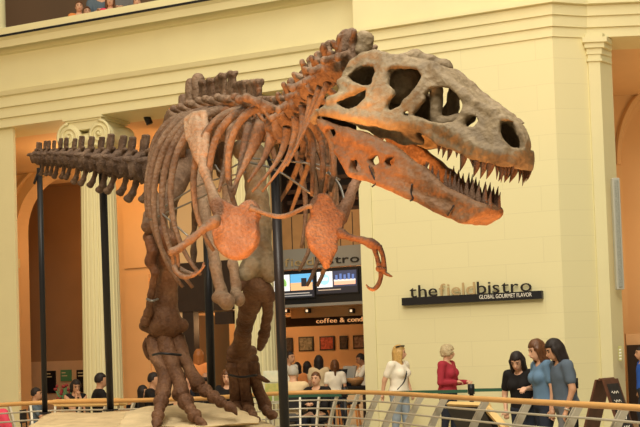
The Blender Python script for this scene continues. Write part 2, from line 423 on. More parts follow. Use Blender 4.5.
st('wall_cafe_back', fbox(cs(150), sD+1.8, nb-.1, nb, 0, z_s), m_tan)
st('wall_cafe_end', fbox(sD+.9, sD+1.0, nb, -.61, 0, z_s), m_tan)
st('ceiling_cafe', fbox(cs(160), sD+.9, nb, NC-.36, cz(320, 306), cz(320, 304)), m_tan)
# dark open ceiling slot with beams
st('ceiling_slot', fbox(cs(238), sD+.9, NC-1.6, -1.62, z_s-.06, z_s+.01), m_dark)
st('wall_slot_side', fbox(cs(276), cs(276)+.05, NC-1.5, NC-.36, cz(276, 262), z_s-.06), m_dark)
st('wall_slot', fbox(xa, sD+.9, NC-1.5, NC-1.4, cz(320, 240), z_s-.06), m_dark)
for k, y in enumerate((172, 183, 194, 205)):
    st('trim_%d' % (17+k), fbox(xa, sD+.9, NC-.7, NC-.6, cz(320, y+4), cz(320, y)), mat('beam_brown', (.07, .035, .018), .6))
st('wall_cafe_fascia', fbox(xa, sD+.9, NC-.3, NC-.08, cz(320, 256.5), cz(320, 212)), m_wood)
for k in range(7):
    s_ = xa+.15+k*.28
    st('trim_%d' % (21+k), fbox(s_, s_+.015, NC-.1, NC-.07, cz(320, 256), cz(320, 214)), m_dark)
m_grey = mat('grey_sign_panel', (.30, .28, .24), .5)
m_txtb = mat('black_lettering', (.015, .013, .012), .4)
m_txtt = mat('tan_lettering', (.46, .33, .16), .5)
m_txto = emit('orange_lettering', (.80, .40, .15), .7)  # glow added so the coffee letters come out brighter
m_txtw = mat('white_lettering', (.85, .82, .72), .5)
def letters(root, words, s0, s1, n, z, hx, pname='letter'):  # words [(text, material)], spread from s0 to s1, x-height hx
    geos = []; xw = 0
    full = ''.join(w for w, m in words)
    sz = hx/.52
    for w, m in words:
        for ch in w:
            if ch == ' ': xw += .3*sz; continue
            g = text_geo(ch, sz, .012); xs = [v.x for v in g[0]]; wd = max(xs)-min(xs)
            geos.append((ch, m, g, xw-min(xs))); xw += wd+.085*sz
    kx = (s1-s0)/xw
    for ch, m, g, off in geos:
        V = [FW(s0+(v.x+off)*kx, n+v.z, z+v.y) for v in g[0]]
        obj(pname, (V, g[1]), m, root)
zb0 = cz(322, 266.5); zb1 = cz(322, 250)
sg = thing('shop_sign', FW((xa+xb)/2, NC, zb0), 'grey sign band with the field bistro lettering over the cafe screens', 'sign')
fobj('panel', xa, sD+.5, NC-.2, NC, zb0-.02, zb1+.06, m_grey, sg)
letters(sg, [('the', m_txtb), ('field', m_txtt), ('bistro', m_txtb)], cs(262), cs(361, 260), NC+.015, cz(322, 264.3), .125)
# black screen box and the screens
zs0, zs1 = cz(322, 303), cz(322, 267)
sb_ = thing('screen_cabinet', FW(xa, NC, zs0), 'long black cabinet carrying the lit menu screens under the sign band', 'cabinet')
fobj('body', cs(277), sD+.5, NC-.02, NC+.018, zs0, zs1-.03, m_black, sb_)
fobj('ledge', cs(277), sD+.5, NC-.02, NC+.018, zs0-.06, zs0-.001, m_grey, sb_)
def scr(x0, x1, y0, y1, lab, paint):
    xm = (x0+x1)/2; s0, s1 = cs(x0), cs(x1); a, b = max(cz(xm, y1, NC+.02), zs0+.03), cz(xm, y0, NC+.02)
    t = thing('menu_screen', FW((s0+s1)/2, NC+.02, a), lab, 'screen', 'lit menu screens in the cafe')
    fobj('bezel', s0-.02, s1+.02, NC+.02, NC+.05, a-.02, b+.02, m_black, t)
    for k, (u0, u1, v0, v1, col, stg) in enumerate(paint):
        fobj('picture', s0+(s1-s0)*u0, s0+(s1-s0)*u1, NC+.05, NC+.056+.003*k, a+(b-a)*v0, a+(b-a)*v1, emit('screen_%d_%d_%d' % tuple(int(c*99) for c in col), col, stg), t)
    return t, s0, s1, a, b
wh = (.78, .80, .80); sk = (.12, .42, .75); nv = (.05, .06, .12)
t1, s0, s1, a, b = scr(272, 315.5, 274, 298, 'left lit menu screen with a blue and orange picture', [(0, 1, 0, 1, (.02, .02, .03), .5), (.02, .45, .3, .98, wh, .9), (.47, .97, .3, .98, sk, .8), (.47, .97, .3, .62, (.85, .5, .25), .7), (.72, .84, .45, .8, (.03, .03, .04), .3), (.05, .9, .16, .2, (.5, .45, .4), .6), (.3, .95, .06, .1, (.35, .35, .35), .6)])
obj('green_ring', tube([FW(s0+(s1-s0)*.27+.09*math.cos(x), NC+.075, a+(b-a)*.6+.1*math.sin(x)) for x in np.linspace(-.5, 3.4, 14)], .03, 6), emit('screen_green', (.25, .5, .12), .7), t1)
t2, s0, s1, a, b = scr(318, 359, 270.5, 293, 'right lit menu screen with a round blue emblem on white', [(0, 1, 0, 1, (.02, .02, .03), .5), (.02, .4, .28, .98, wh, .9), (.42, .98, .28, .98, nv, .5), (.44, .96, .36, .52, (.9, .5, .35), .7), (.44, .96, .52, .6, (.85, .8, .75), .7), (.05, .6, .14, .18, (.5, .4, .3), .6)])
def disc(c_s, c_n, c_z, r, dn=.01):
    return tube([FW(c_s, c_n, c_z), FW(c_s, c_n+dn, c_z)], r, 20)
obj('emblem', disc(s0+(s1-s0)*.21, NC+.06, a+(b-a)*.63, .115), emit('screen_ltblue', (.35, .65, .8), .8), t2)
obj('emblem_text', join(*[fbox(s0+(s1-s0)*.21-.08, s0+(s1-s0)*.21+.08, NC+.07, NC+.075, a+(b-a)*.63-.02+k*.035, a+(b-a)*.63+k*.035) for k in range(2)]), emit('screen_white', wh, .9), t2)
for k in range(5):
    s_ = s0+(s1-s0)*(.48+.1*k)
    obj('bottle_picture', fbox(s_, s_+.05, NC+.07, NC+.076, a+(b-a)*.58, a+(b-a)*(.8+.05*(k % 2))), emit('screen_bottle', (.12, .2, .5), .7), t2)
# soffit with dark recesses and the coffee band
st('wall_cafe_soffit', fbox(xa, sD+.9, NC-.9, NC-.8, cz(322, 317, NC-.8), cz(322, 303, NC-.8)), m_tan)
for k, x in enumerate((288, 309, 353)):
    s_ = fac(x, 311, NC-.8)[0]; z_ = fac(x, 313, NC-.8)[1]
    t = thing('ceiling_spotlight', FW(s_, NC-.75, z_), ['square black spotlight under the cafe ceiling, leftmost', 'square black spotlight under the cafe ceiling, below the left screen', 'square black spotlight under the cafe ceiling, near the cream wall'][k], 'spotlight', 'cafe spotlights')
    fobj('housing', s_-.04, s_+.05, NC-.8, NC-.68, z_, z_+.09, m_black, t)
    fobj('lens', s_-.02, s_+.03, NC-.68, NC-.675, z_+.02, z_+.07, emit('lamp_lens', (1, .75, .45), 1.0), t)
nk = NC-1.1
kz0, kz1 = cz(324, 325.5, nk), cz(324, 315.5, nk)
cb = thing('counter_sign', FW(xa, nk, kz0), 'dark brown band with coffee & condi lettering above the cafe counter', 'sign')
fobj('band', xa-.9, sD+.9, nk-.08, nk, kz0, kz1, m_dark, cb)
letters(cb, [('coffee', m_txto), (' & ', m_txto), ('condiments', m_txto)], fac(316.5, 322, nk)[0], fac(316.5, 322, nk)[0]+(fac(364, 319, nk)[0]-fac(316.5, 322, nk)[0])/.70, nk+.01, kz0+.055, .075)
# pictures on the back wall
def bz(px, py): return fac(px, py, nb)
random.seed(3)
for k, (x0, x1, y0, y1, c1, lab) in enumerate(((285, 293.5, 338, 352, (.05, .04, .04), 'small dark framed picture, leftmost on the orange cafe wall'), (299, 314, 337, 351, (.25, .24, .17), 'framed grey green picture on the orange cafe wall'),
        (320, 335, 336.5, 350, (.45, .08, .04), 'framed picture with red flowers on the orange cafe wall'), (340, 348, 336, 349, (.06, .04, .03), 'narrow dark framed picture right of the red flower picture'), (353.5, 366, 335.5, 348.5, (.25, .17, .13), 'framed brown picture, rightmost on the orange cafe wall'))):
    a = bz(x0, y0); b = bz(x1, y1)
    t = thing('framed_picture', FW(a[0], nb, b[1]), lab, 'picture', 'pictures on the cafe wall')
    fobj('frame', a[0], b[0], nb, nb+.04, b[1], a[1], m_black, t)
    mm = mat('print_%d' % k, tuple(c*1.5 for c in c1), .5, col2=tuple(c*.3 for c in c1), scale=14)
    fobj('print', a[0]+.03, b[0]-.03, nb+.04, nb+.045, b[1]+.03, a[1]-.03, mm, t)
# ------------------------------------------------------------------ wall sign on the right wall
sa, sb2 = fac(402, 300, .1)[0], fac(542, 293, .1)[0]; zba = fac(472, 299.5, .1)[1]
ws = thing('wall_sign', FW((sa+sb2)/2, .1, zba), 'black shelf sign reading the field bistro on the cream wall', 'sign')
zt_ = fac(472, 294, .1)[1]
fobj('bar', sa, sb2, 0, .12, zba-.045, zt_-.005, m_black, ws)
letters(ws, [('the', m_txtb), ('field', m_txtt), ('bistro', m_txtb)], fac(409.5, 297, .08)[0], fac(533.5, 290, .08)[0], .07, zt_-.005, .165)
g = text_geo('GLOBAL GOURMET FLAVOR', .1, .003); xs = [v.x for v in g[0]]; k0 = fac(479, 296, .12)[0]; k1 = fac(531.5, 293, .12)[0]; kk = (k1-k0)/(max(xs)-min(xs))
obj('tagline', ([FW(k0+v.x*kk, .123+v.z, zba+.0+v.y*1.0) for v in g[0]], g[1]), m_txtw, ws)
# tall grey panel and small notice on the right pier
pe = P590+d3*(w3+.14)-n3*(-.03); yy = pe.y
ln = thing('line_speaker', (pe.x, yy-.1, P(618, 290, yy).z), 'tall narrow grey speaker panel on the right hand pier', 'speaker')
xx0, xx1 = P(613.5, 235, yy).x, P(621, 235, yy).x
def sbx(name, a, b, m, par): return obj(name, bevbox(a, b, .012), m, par)
sbx('body', (xx0-.02, yy-.16, P(618, 290, yy).z), (xx1-.02, yy-.02, P(618, 179, yy).z), mat('pale_grey_paint', (.42, .42, .36), .5), ln)
sbx('grille', (xx0+.01, yy-.175, P(618, 288, yy).z), (xx1-.05, yy-.15, P(618, 181, yy).z), mat('grey_grille', (.34, .35, .30), .6, .3, 60), ln)
no = thing('wall_notice', (pe.x, yy-.1, P(619, 361, yy).z), 'small green and white notice on the right hand pier', 'notice')
xx0, xx1 = P(617.3, 353, yy).x, P(620.6, 353, yy).x
obj('plate', box((xx0, yy-.09, P(619, 361, yy).z), (xx1, yy-.06, P(619, 346, yy).z)), mat('notice_green', (.50, .50, .20), .5), no)
obj('writing', join(*[box((xx0+.01, yy-.096, P(619, 359.5-k*3, yy).z), (xx1-.01, yy-.09, P(619, 358-k*3, yy).z)) for k in range(4)]), m_txtw, no)
# dark spotlight hanging in the aisle
c = P(148, 112, 25.5)
sp_ = thing('ceiling_spotlight', c, 'small black spotlight hanging between the column capital and the ribs', 'spotlight')
obj('housing', tube([P(145.6, 114, 25.5), P(149.8, 124, 25.5)], .075, 14), m_black, sp_, True)
obj('bracket', tube([P(146, 115, 25.6), P(146, 104, 25.8)], .02, 6), m_black, sp_)
# ================================================================== the skeleton
def bone_mat(name, c1, c2, c3, sc=3.0):
    m, N, L, b = nt(name); MATS[name] = m
    geo = N.new('ShaderNodeNewGeometry')
    n1 = N.new('ShaderNodeTexNoise'); n1.inputs['Scale'].default_value = sc; n1.inputs['Detail'].default_value = 8; n1.inputs['Roughness'].default_value = .65
    n2 = N.new('ShaderNodeTexNoise'); n2.inputs['Scale'].default_value = sc*9; n2.inputs['Detail'].default_value = 6
    n3 = N.new('ShaderNodeTexVoronoi'); n3.inputs['Scale'].default_value = sc*12
    for n in (n1, n2, n3): L.new(geo.outputs['Position'], n.inputs['Vector'])
    r = N.new('ShaderNodeValToRGB'); e = r.color_ramp.elements
    e[0].position = .3; e[0].color = (*c1, 1); e[1].position = .7; e[1].color = (*c3, 1); x = e.new(.5); x.color = (*c2, 1)
    L.new(n1.outputs['Fac'], r.inputs['Fac'])
    mx = N.new('ShaderNodeMix'); mx.data_type = 'RGBA'; mx.blend_type = 'OVERLAY'; mx.inputs['Factor'].default_value = .45
    L.new(r.outputs['Color'], mx.inputs['A']); L.new(n2.outputs['Fac'], mx.inputs['B']); L.new(mx.outputs['Result'], b.inputs['Base Color'])
    ad = N.new('ShaderNodeMath'); ad.operation = 'ADD'; L.new(n2.outputs['Fac'], ad.inputs[0])
    mu = N.new('ShaderNodeMath'); mu.operation = 'MULTIPLY'; mu.inputs[1].default_value = .35; L.new(n3.outputs['Distance'], mu.inputs[0]); L.new(mu.outputs[0], ad.inputs[1])
    bp = N.new('ShaderNodeBump'); bp.inputs['Strength'].default_value = .6; bp.inputs['Distance'].default_value = .03
    L.new(ad.outputs[0], bp.inputs['Height']); L.new(bp.outputs['Normal'], b.inputs['Normal'])
    b.inputs['Roughness'].default_value = .62; b.inputs['Specular IOR Level'].default_value = .25
    return m
m_bone = bone_mat('bone_brown', (.085, .046, .026), (.15, .09, .053), (.22, .145, .09))
m_skull = bone_mat('bone_skull', (.115, .08, .046), (.205, .15, .086), (.29, .222, .135), 2.2)
m_leg = bone_mat('bone_dark', (.07, .029, .013), (.135, .062, .03), (.22, .115, .06))
m_tail = bone_mat('bone_tail', (.055, .03, .018), (.10, .06, .038), (.17, .11, .072), 5)
m_jaw = bone_mat('bone_jaw', (.12, .058, .026), (.165, .085, .04), (.22, .122, .062), 2.5)
m_scap = bone_mat('bone_shoulder', (.19, .115, .066), (.27, .175, .107), (.34, .245, .16), 3)
m_blade = bone_mat('bone_blade', (.13, .06, .03), (.19, .092, .048), (.25, .14, .082), 4)
m_tooth = bone_mat('bone_tooth', (.055, .028, .016), (.09, .048, .028), (.14, .08, .046), 8)
m_rod = mat('grey_steel_rod', (.20, .19, .17), .4, metal=.6)
root = thing('dinosaur_skeleton', (-.9, 12.4, .9), 'mounted brown tyrannosaur skeleton with open toothed jaws striding on a pale rock base', 'skeleton')
def px_r(r, Y): return r*Y/FPX
def PL(*pts):                       # (px, py, Y, r px) -> points, radii
    return [P(p[0], p[1], p[2]) for p in pts], [px_r(p[3], p[2]) for p in pts]
def bone(name, segs, m=m_bone, h=.022, k=.05, rough=.007, parent=root, extra=None):
    return obj(name, bones([PL(*s) for s in segs], h, k, rough, extra), m, parent, True)
def swept(name, pts, m=m_bone, parent=root, seg=8, flat=1.0, fdir=None, k=5):
    pp = catmull([(*P(p[0], p[1], p[2]), px_r(p[3], p[2])) for p in pts], k)
    return obj(name, tube([q[:3] for q in pp], [max(q[3], .004) for q in pp], seg, flat, fdir), m, parent, True)
# ---- body frame
S0 = P(285, 122, 10.2); S1 = P(200, 120, 13.0)
ax = (S0-S1); ax.z = 0; ax.normalize(); rt = Vector((ax.y, -ax.x, 0)); UP = Vector((0, 0, 1))
# ---- skull
B0 = P(326, 108, 8.72); F0 = P(530, 150, 7.85)
fR = (F0-B0); fR.z = 0; Lw = fR.length; fR.normalize()
HW0, HW1 = .36, .15
dl = math.atan((HW0-HW1)/Lw); mid = Matrix.Rotation(-dl, 3, 'Z') @ fR; sr = Vector((mid.y, -mid.x, 0))   # sr: the animal's right
O = B0 - sr*HW0; O.z = EYE
nR = Vector((fR.y, -fR.x, 0))
def sk_uv(px, py):
    w_ = min(max((px-430)/95, 0), 1); px = px-15*w_*w_*(3-2*w_)
    d = ray(px, py); o = Vector((0, 0, EYE)); k = (B0-o).dot(nR)/d.dot(nR); q = o+d*k-O
    return q.dot(mid), q.z
def hwu(u): return HW0+(HW1-HW0)*u/(Lw*math.cos(dl))
def SW(u, s, v): return O+mid*u+sr*s+UP*v          # s > 0 is the right side
def uv(pts): return [sk_uv(*p) for p in pts]
OUT = uv([(317,112),(322,105),(329,98),(333,90),(331,82),(331,72),(334,64),(340,57),(348,53),(357,49.5),(366,48),(375,49),(388,51),(400,53),(412,56),(422,60),(432,66),(438,70),(452,83.5),(465,92),(477,99),(490,104),(502,109),(513,115),(521,121),(528,130),(531,138),(530,150),(527,160),(524,166),(515,166),(506,164.5),(497,163.5),(487,162),(477,159),(467,155.5),(457,152),(447,149),(440,146),(433,142),(423,136),(413,131),(401,130),(388,129),(375,127),(364,125),(350,122),(339,118.5),(328,115),(319,115)])
HOLES = [uv(h) for h in (
    [(340,74.5),(346,69),(355,66),(364,66),(367,71),(366,81),(361,83.5),(354,80.5),(346,77.5)],
    [(338,102.5),(347,97.5),(356,92),(362,90),(361,97),(356,104),(347,106.5),(341,105)],
    [(385,69.5),(391,67.5),(399,68),(409,70),(413,76),(411.5,86),(405,93),(400,96.5),(396,104),(390,108.5),(385.5,108),(388,99.5),(394,94),(392,87),(385.5,82)],
    [(425,88),(433,87),(441,89),(451,94),(458,102),(458,112),(453,119),(445,121.5),(434,120),(423,117.5),(413,114),(418,106),(424,100),(423,94)],
    [(468,119.5),(471.5,117),(477.5,117),(480.5,120),(477.5,124.5),(470.5,125.5),(467.5,123)],
    [(511,122.5),(516,121.5),(522,122.5),(528,126.5),(531.5,132),(532.5,139),(528,145.5),(522,143.5),(516,137),(512,130)],
    [(404.4,113.4),(405.2,113.2),(405.6,113.8),(405,114.2)])]
def rp(px, py): u, v = sk_uv(px, py); return (u, hwu(u), v)
ua = np.array(OUT); umin, vmin = ua.min(0); umax, vmax = ua.max(0)
def topv(u):                            # crude roof and base lines of the outline
    t = np.array(uv([(331,70),(357,50),(388,51),(422,60),(452,83),(477,99),(502,109),(521,121),(531,138)])); return np.interp(u, t[:, 0], t[:, 1])
def botv(u):
    t = np.array(uv([(317,113),(350,119),(388,126),(423,136),(447,149),(487,162),(524,166)])); return np.interp(u, t[:, 0], t[:, 1])
RIDGE = [([(334,70),(340,60),(350,53.5),(362,51),(373,55),(379,64)], .034), ([(332,80),(341,81.5),(350,85),(361,87)], .034), ([(372,56),(378,70),(376,86),(370,102)], .036),
         ([(414,66),(417,80),(413,92),(404,102)], .03), ([(424,66),(440,80),(458,92),(478,103),(500,112)], .04), ([(320,112),(335,112.5),(352,115),(385,119),(413,123)], .034),
         ([(384,66),(397,63),(413,68)], .034), ([(328,100),(337,97),(349,92)], .03), ([(440,126),(460,134),(487,148),(515,155)], .05), ([(462,112),(470,111),(480,117)], .025), ([(420,124),(431,122),(445,126)], .03), ([(500,120),(510,117),(522,125),(528,138)], .022)]
def skull_fn(Q):
    u, s, v = Q.T; n = np.abs(s)
    # 2-d shape on a finer lattice, looked up
    def lat(poly): return poly2(u, v, poly)
    d2 = lat(OUT); hb = hwu(u)
    vv = np.clip((v-botv(u))/np.maximum(topv(u)-botv(u), .05), 0, 1)
    hw = hb*(1-.42*np.clip((vv-.25)/.75, 0, 1)**1.6)
    nose = np.clip((u-(umax-.16))/.16, 0, 1); hw = hw*np.sqrt(np.clip(1-nose**2*.75, .05, 1))
    sol = smax(d2, n-hw, .035)
    cav = np.maximum(d2+.055, n-(hw-.05))
    holes = None
    for hpoly in HOLES:
        h_ = lat(hpoly); holes = h_ if holes is None else np.minimum(holes, h_)
    f = smax(sol, -cav, .012)
    Qr = np.stack([u, n, v], 1)
    for pts, r in RIDGE:
        p3 = [rp(*p) for p in pts]
        p3 = [(p[0], p[1]*(1-.42*float(np.clip(((p[2]-botv(p[0]))/max(topv(p[0])-botv(p[0]), .05)-.25)/.75, 0, 1))**1.6)-.018, p[2]) for p in p3]
        f = smin(f, chain(Qr, p3, [r]*len(p3), .02), .03)
    f = smax(f, -np.maximum(holes-.014, .04-n), .015)
    # palate bones and braincase inside
    a = rp(350, 112); b = rp(440, 138)
    f = smin(f, caps(Qr, (a[0], .1, a[2]+.02), (b[0], .05, b[2]+.05), .05, .035), .02)
    c = rp(372, 80); f = smin(f, ell(Q, (c[0]+.02, 0, c[2]+.02), (.17, .13, .15)), .03)
    p = rp(437, 119); f = smin(f, caps(Qr, (p[0]-.06, .08, p[2]), (p[0]+.1, .05, p[2]+.03), .05, .03), .02)
    pp_ = [rp(322, 113), rp(342, 117), rp(362, 122), rp(384, 131), rp(402, 141)]
    f = smin(f, np.maximum(chain(Qr, [(e[0]+.08, .16, e[2]+.0) for e in pp_], [.05, .08, .10, .09, .03], .03), np.abs(n-.16)-.035), .03)
    q = rp(424, 92); f = smin(f, caps(Qr, (q[0], .1, q[2]+.03), (q[0]-.02, .1, q[2]-.25), .05, .035), .02)
    return f+wob(Q, 24, .0055)+wob(Q+.3, 60, .002)
HS = .0115
skull = obj('skull', (lambda g: ([SW(*p) for p in g[0]], g[1]))(field(skull_fn, (umin-.03, -HW0-.06, vmin-.04), (umax+.03, HW0+.06, vmax+.04), HS)), m_skull, root, True)
# rugose brow bosses on the far side, seen over the roof
def skp(px, py, s): u, v = sk_uv(px, py); return SW(u, s, v)
bb = [[(skp(376, 52, 0)), (skp(388, 50, -.05)), skp(402, 53, -.08), skp(414, 58, -.1), skp(421, 59, -.1)]]
obj('brow_boss', bones([(bb[0], [.04, .055, .05, .05, .03])], .018, .03, .012), m_skull, root, True)
def tooth(name, r0, r1, w, back, parent, mm=m_tooth):
    r0 = Vector(r0); r1 = Vector(r1); pts = []; rad = []
    for i in range(7):
        t = i/6; p = r0.lerp(r1, t)+back*(math.sin(t*PI)*.12*(r1-r0).length); pts.append(p); rad.append(max(w*(1-t**1.7)*(1 if t < .9 else .8), .002))
    return obj(name, tube(pts, rad, 8, .72, tuple(sr)), mm, parent, True)
UT = [((436,144),(434,154),4),((442,147),(438.5,157),4.5),((449,150),(443.5,160),5.2),((456.5,152.5),(455,157),3),((466,155),(458.5,171),7.5),((474,158.5),(476.5,167),4),((484,160),(476,176.5),8.5),((493,161.5),(485,178),8.5),((501,163),(493,178.5),8.5),((507,164),(506,179),4),((511.5,165),(511.3,182),4.5),((515.6,165.5),(514.7,178.5),4.2),((519.5,165.5),(517.6,177.5),4),((523,165),(520.5,176),3.6)]
for side in (1, -1):
    for r0, r1, w in UT:
        u0, v0 = sk_uv(*r0); u1, v1 = sk_uv(*r1); h0 = hwu(u0)-.035
        nose = min(max((u0-(umax-.16))/.16, 0), 1); h0 = h0*math.sqrt(max(1-nose**2*.75, .05))
        tooth('tooth', SW(u0, side*h0, v0+.02), SW(u1, side*(h0-.01), v1), px_r(w, 7.95)/2*1.3, mid*.5, skull)
# ---- lower jaw
JB = P(318, 122, 8.76); JF = P(497, 212, 7.98)
jR = JF-JB; jR.z = 0; JL = jR.length; jR.normalize(); JH0, JH1 = .34, .10
jd = math.atan((JH0-JH1)/JL); jm = Matrix.Rotation(-jd, 3, 'Z') @ jR; js = Vector((jm.y, -jm.x, 0)); JO = JB-js*JH0; JO.z = EYE; nJ = Vector((jR.y, -jR.x, 0))
def jk(px, py):
    w_ = min(max((px-410)/85, 0), 1); px = px-12*w_*w_*(3-2*w_)
    d = ray(px, py); o = Vector((0, 0, EYE)); k = (JB-o).dot(nJ)/d.dot(nJ); q = o+d*k-JO; return q.dot(jm), q.z
def jhw(u): return JH0+(JH1-JH0)*u/(JL*math.cos(jd))
def JW(u, s, v): return JO+jm*u+js*s+UP*v
JOUT = [jk(*p) for p in [(314,119),(322,120.5),(330,123),(338,126),(348,128),(357,130.5),(366,134),(375,137),(385,142),(393,147),(403,153.5),(411,160),(418,164.5),(431,176),(444,184.5),(457,190),(472,195),(486,201.5),(495,205),(498.5,209),(496.5,214),(490,217),(482,220.5),(474,224),(466,223.5),(452,217.5),(432,208),(413,199.8),(395,192),(378,185),(366,181),(354,177.5),(346,170.5),(337,153.5),(327,136),(318,126)]]
JH = [[jk(*p) for p in h] for h in ([(351.5,161),(354,161),(357,165),(358.5,169),(355,169.5),(352,167)], [(370,160),(372,157.5),(375.5,157.5),(376,161),(373,163)], [(386,161),(388,158.5),(392,159),(391.5,162.5),(388,163.5)], [(326,131),(330,130.5),(333,133),(331,135),(327,134)])]
jj = np.array(JOUT); uJ1 = jj[:, 0].max()
def jaw_fn(Q):
    u, s, v = Q.T; n = np.abs(s); d2 = poly2(u, v, JOUT); hw = jhw(u)
    nose = np.clip((u-(uJ1-.14))/.14, 0, 1); hw = hw*np.sqrt(np.clip(1-nose**2*.8, .04, 1))
    th = .062+.02*np.clip(u/JL, 0, 1)
    f = smax(smax(d2, n-hw, .03), smin(hw-th-n, (uJ1-.2)-u, .03), .02)
    hs = None
    for h in JH: q = poly2(u, v, h); hs = q if hs is None else np.minimum(hs, q)
    Qr = np.stack([u, n, v], 1)
    for pts, r in (([(322,124),(345,134),(372,148),(400,168),(430,190)], .026), ([(335,150),(350,172),(378,181),(413,196),(452,212)], .028), ([(418,170),(444,190),(472,203),(492,210)], .03)):
        p3 = []
        for p in pts:
            uu, v2 = jk(*p); p3.append((uu, jhw(uu)-.018, v2))
        f = smin(f, chain(Qr, p3, [r]*len(p3), .02), .04)
    f = smax(f, -np.maximum(hs-.017, .05-n), .01)
    return f+wob(Q, 22, .005)+wob(Q+.7, 55, .002)
jaw = obj('lower_jaw', (lambda g: ([JW(*p) for p in g[0]], g[1]))(field(jaw_fn, (jj[:, 0].min()-.03, -JH0-.05, jj[:, 1].min()-.03), (uJ1+.03, JH0+.05, jj[:, 1].max()+.03), HS)), m_jaw, root, True)
LT = [((424,170),(424,161),4),((431,175.5),(431.5,165),4.5),((438,180),(438.5,169),4.8),((448,186),(448,168.5),5),((453.5,188),(453.5,170.5),4.5),((459.3,190),(459.4,173.5),6),((463.5,192),(464.5,177),5),((468,193.5),(467,184),4.5),((474.3,195.5),(474.4,178.5),6.5),((480.3,197.5),(481.5,179.5),6.5),((486.6,200.5),(487,184),6.5),((491.8,203.5),(494,184),6),((495.5,205.5),(498,190),5)]
for side in (1, -1):
    for r0, r1, w in LT:
        u0, v0 = jk(*r0); u1, v1 = jk(*r1); h0 = jhw(u0)-.035
        nose = min(max((u0-(uJ1-.14))/.14, 0), 1); h0 = h0*math.sqrt(max(1-nose**2*.8, .04))
        tooth('tooth', JW(u0, side*h0, v0-.03), JW(u1, side*h0, v1), px_r(w, 8.1)/2*1.3, jm*-.4, jaw)
for pts in ([(370,166),(374,176),(377,183),(373,187)], [(413,184),(412,192),(414,199),(411,201)], [(463,205),(459,211),(455,216)]):
    q = []
    for p in pts:
        uu, v2 = jk(*p); q.append(JW(uu, jhw(uu)+.012, v2))
    obj('jaw_band', tube(catmull(q, 4), .006, 6), m_black, root, True)
# jaw joint and throat rods
bone('jaw_joint', [[(317,112,8.8,4),(315,120,8.85,5)]], m_skull, .015, .03)
# ---- vertebrae prototypes (x forward, y left, z up; metres)
def proto(fn, lo, hi, h): return field(fn, lo, hi, h)
def dorsal_fn(sp_h, sp_w):
    def fn(Q):
        x, y, z = Q.T; r = np.sqrt(y*y+z*z)
        f = smax(r-(.115+.035*np.clip(np.abs(x)/.09, 0, 1)**2), np.abs(x)-.092, .015)
        f = smin(f, sbox(Q, (-.02, 0, .12+sp_h/2), (sp_w, .022, sp_h/2+.02), .02), .03)
        f = smin(f, sbox(Q, (-.02, 0, .13+sp_h), (sp_w+.004, .036, .03), .02), .02)
        q = np.stack([x, np.abs(y), z], 1)
        f = smin(f, caps(q, (-.02, .04, .13), (-.05, .33, .24), .05, .035), .03)
        f = smin(f, caps(q, (.05, .05, .13), (.13, .07, .16), .035, .025), .02)
        f = smin(f, caps(q, (0, .08, .02), (-.02, .24, .19), .02, .02), .02)
        return f+wob(Q, 30, .008)
    return fn
def cervical_fn(Q):
    x, y, z = Q.T; r = np.sqrt(y*y+z*z*1.15)
    f = smax(r-(.10+.03*np.clip(np.abs(x)/.08, 0, 1)**2), np.abs(x)-.085, .015)
    q = np.stack([x, np.abs(y), z], 1)
    f = smin(f, caps(Q, (-.02, 0, .1), (-.03, 0, .25), .045, .035), .03)
    f = smin(f, ell(Q, (-.03, 0, .285), (.045, .06, .045)), .015)
    f = smin(f, caps(q, (.03, .07, .09), (.12, .15, .17), .035, .028), .018)
    f = smin(f, caps(q, (-.03, .07, .09), (-.12, .14, .15), .038, .03), .018)
    f = smin(f, caps(q, (.02, .1, .03), (.0, .2, -.04), .032, .036), .018)
    return f+wob(Q, 30, .009)
def caudal_fn(Q):
    x, y, z = Q.T; r = np.sqrt(y*y+z*z)
    f = smax(r-(.125+.045*np.clip(np.abs(x)/.046, 0, 1)**2), np.abs(x)-.046, .01)
    f = smin(f, sbox(Q, (-.03, 0, .20), (.048, .026, .10), .012), .015)
    q = np.stack([x, np.abs(y), z], 1)
    f = smin(f, caps(q, (-.02, .06, .05), (-.06, .20, .04), .032, .025), .02)
    f = smin(f, caps(q, (.03, .03, .11), (.11, .05, .15), .025, .02), .015)
    return f+wob(Q, 34, .005)
def chev_fn(Q):
    f = chain(Q, [(-.08, 0, -.1), (-.1, 0, -.2), (-.13, 0, -.31), (-.18, 0, -.37)], [.034, .028, .034, .048], .02)
    return f+wob(Q, 40, .003)
PC = proto(caudal_fn, (-.14, -.32, -.17), (.16, .32, .34), .0135)
PCH = proto(chev_fn, (-.22, -.05, -.42), (-.03, .05, -.05), .0125)
PD = [proto(dorsal_fn(hh, ww), (-.16, -.4, -.2), (.2, .4, hh+.24), .018) for hh, ww in ((.11, .09), (.27, .118), (.39, .12))]
PN = proto(cervical_fn, (-.2, -.26, -.16), (.2, .26, .36), .014)
def frame(p, fw, up=UP):
    x = Vector(fw).normalized(); y = Vector(up).cross(x).normalized(); z = x.cross(y)
    return Matrix.Translation(p) @ Matrix((x, y, z)).transposed().to_4x4()
PM = {}
def place(name, proto_, key, m, M, parent=root):
    if key not in PM:
        me = bpy.data.meshes.new(name); me.from_pydata(proto_[0].tolist(), [], proto_[1].tolist()); me.polygons.foreach_set('use_smooth', [True]*len(me.polygons)); me.materials.append(m); me.update(); PM[key] = me
    o = bpy.data.objects.new(name, PM[key]); COL.objects.link(o); o.parent = parent; return o
def setw(o, M, parent): o.matrix_local = Matrix.Translation(-WL[parent.name]) @ M; WL[o.name] = M.translation.copy()
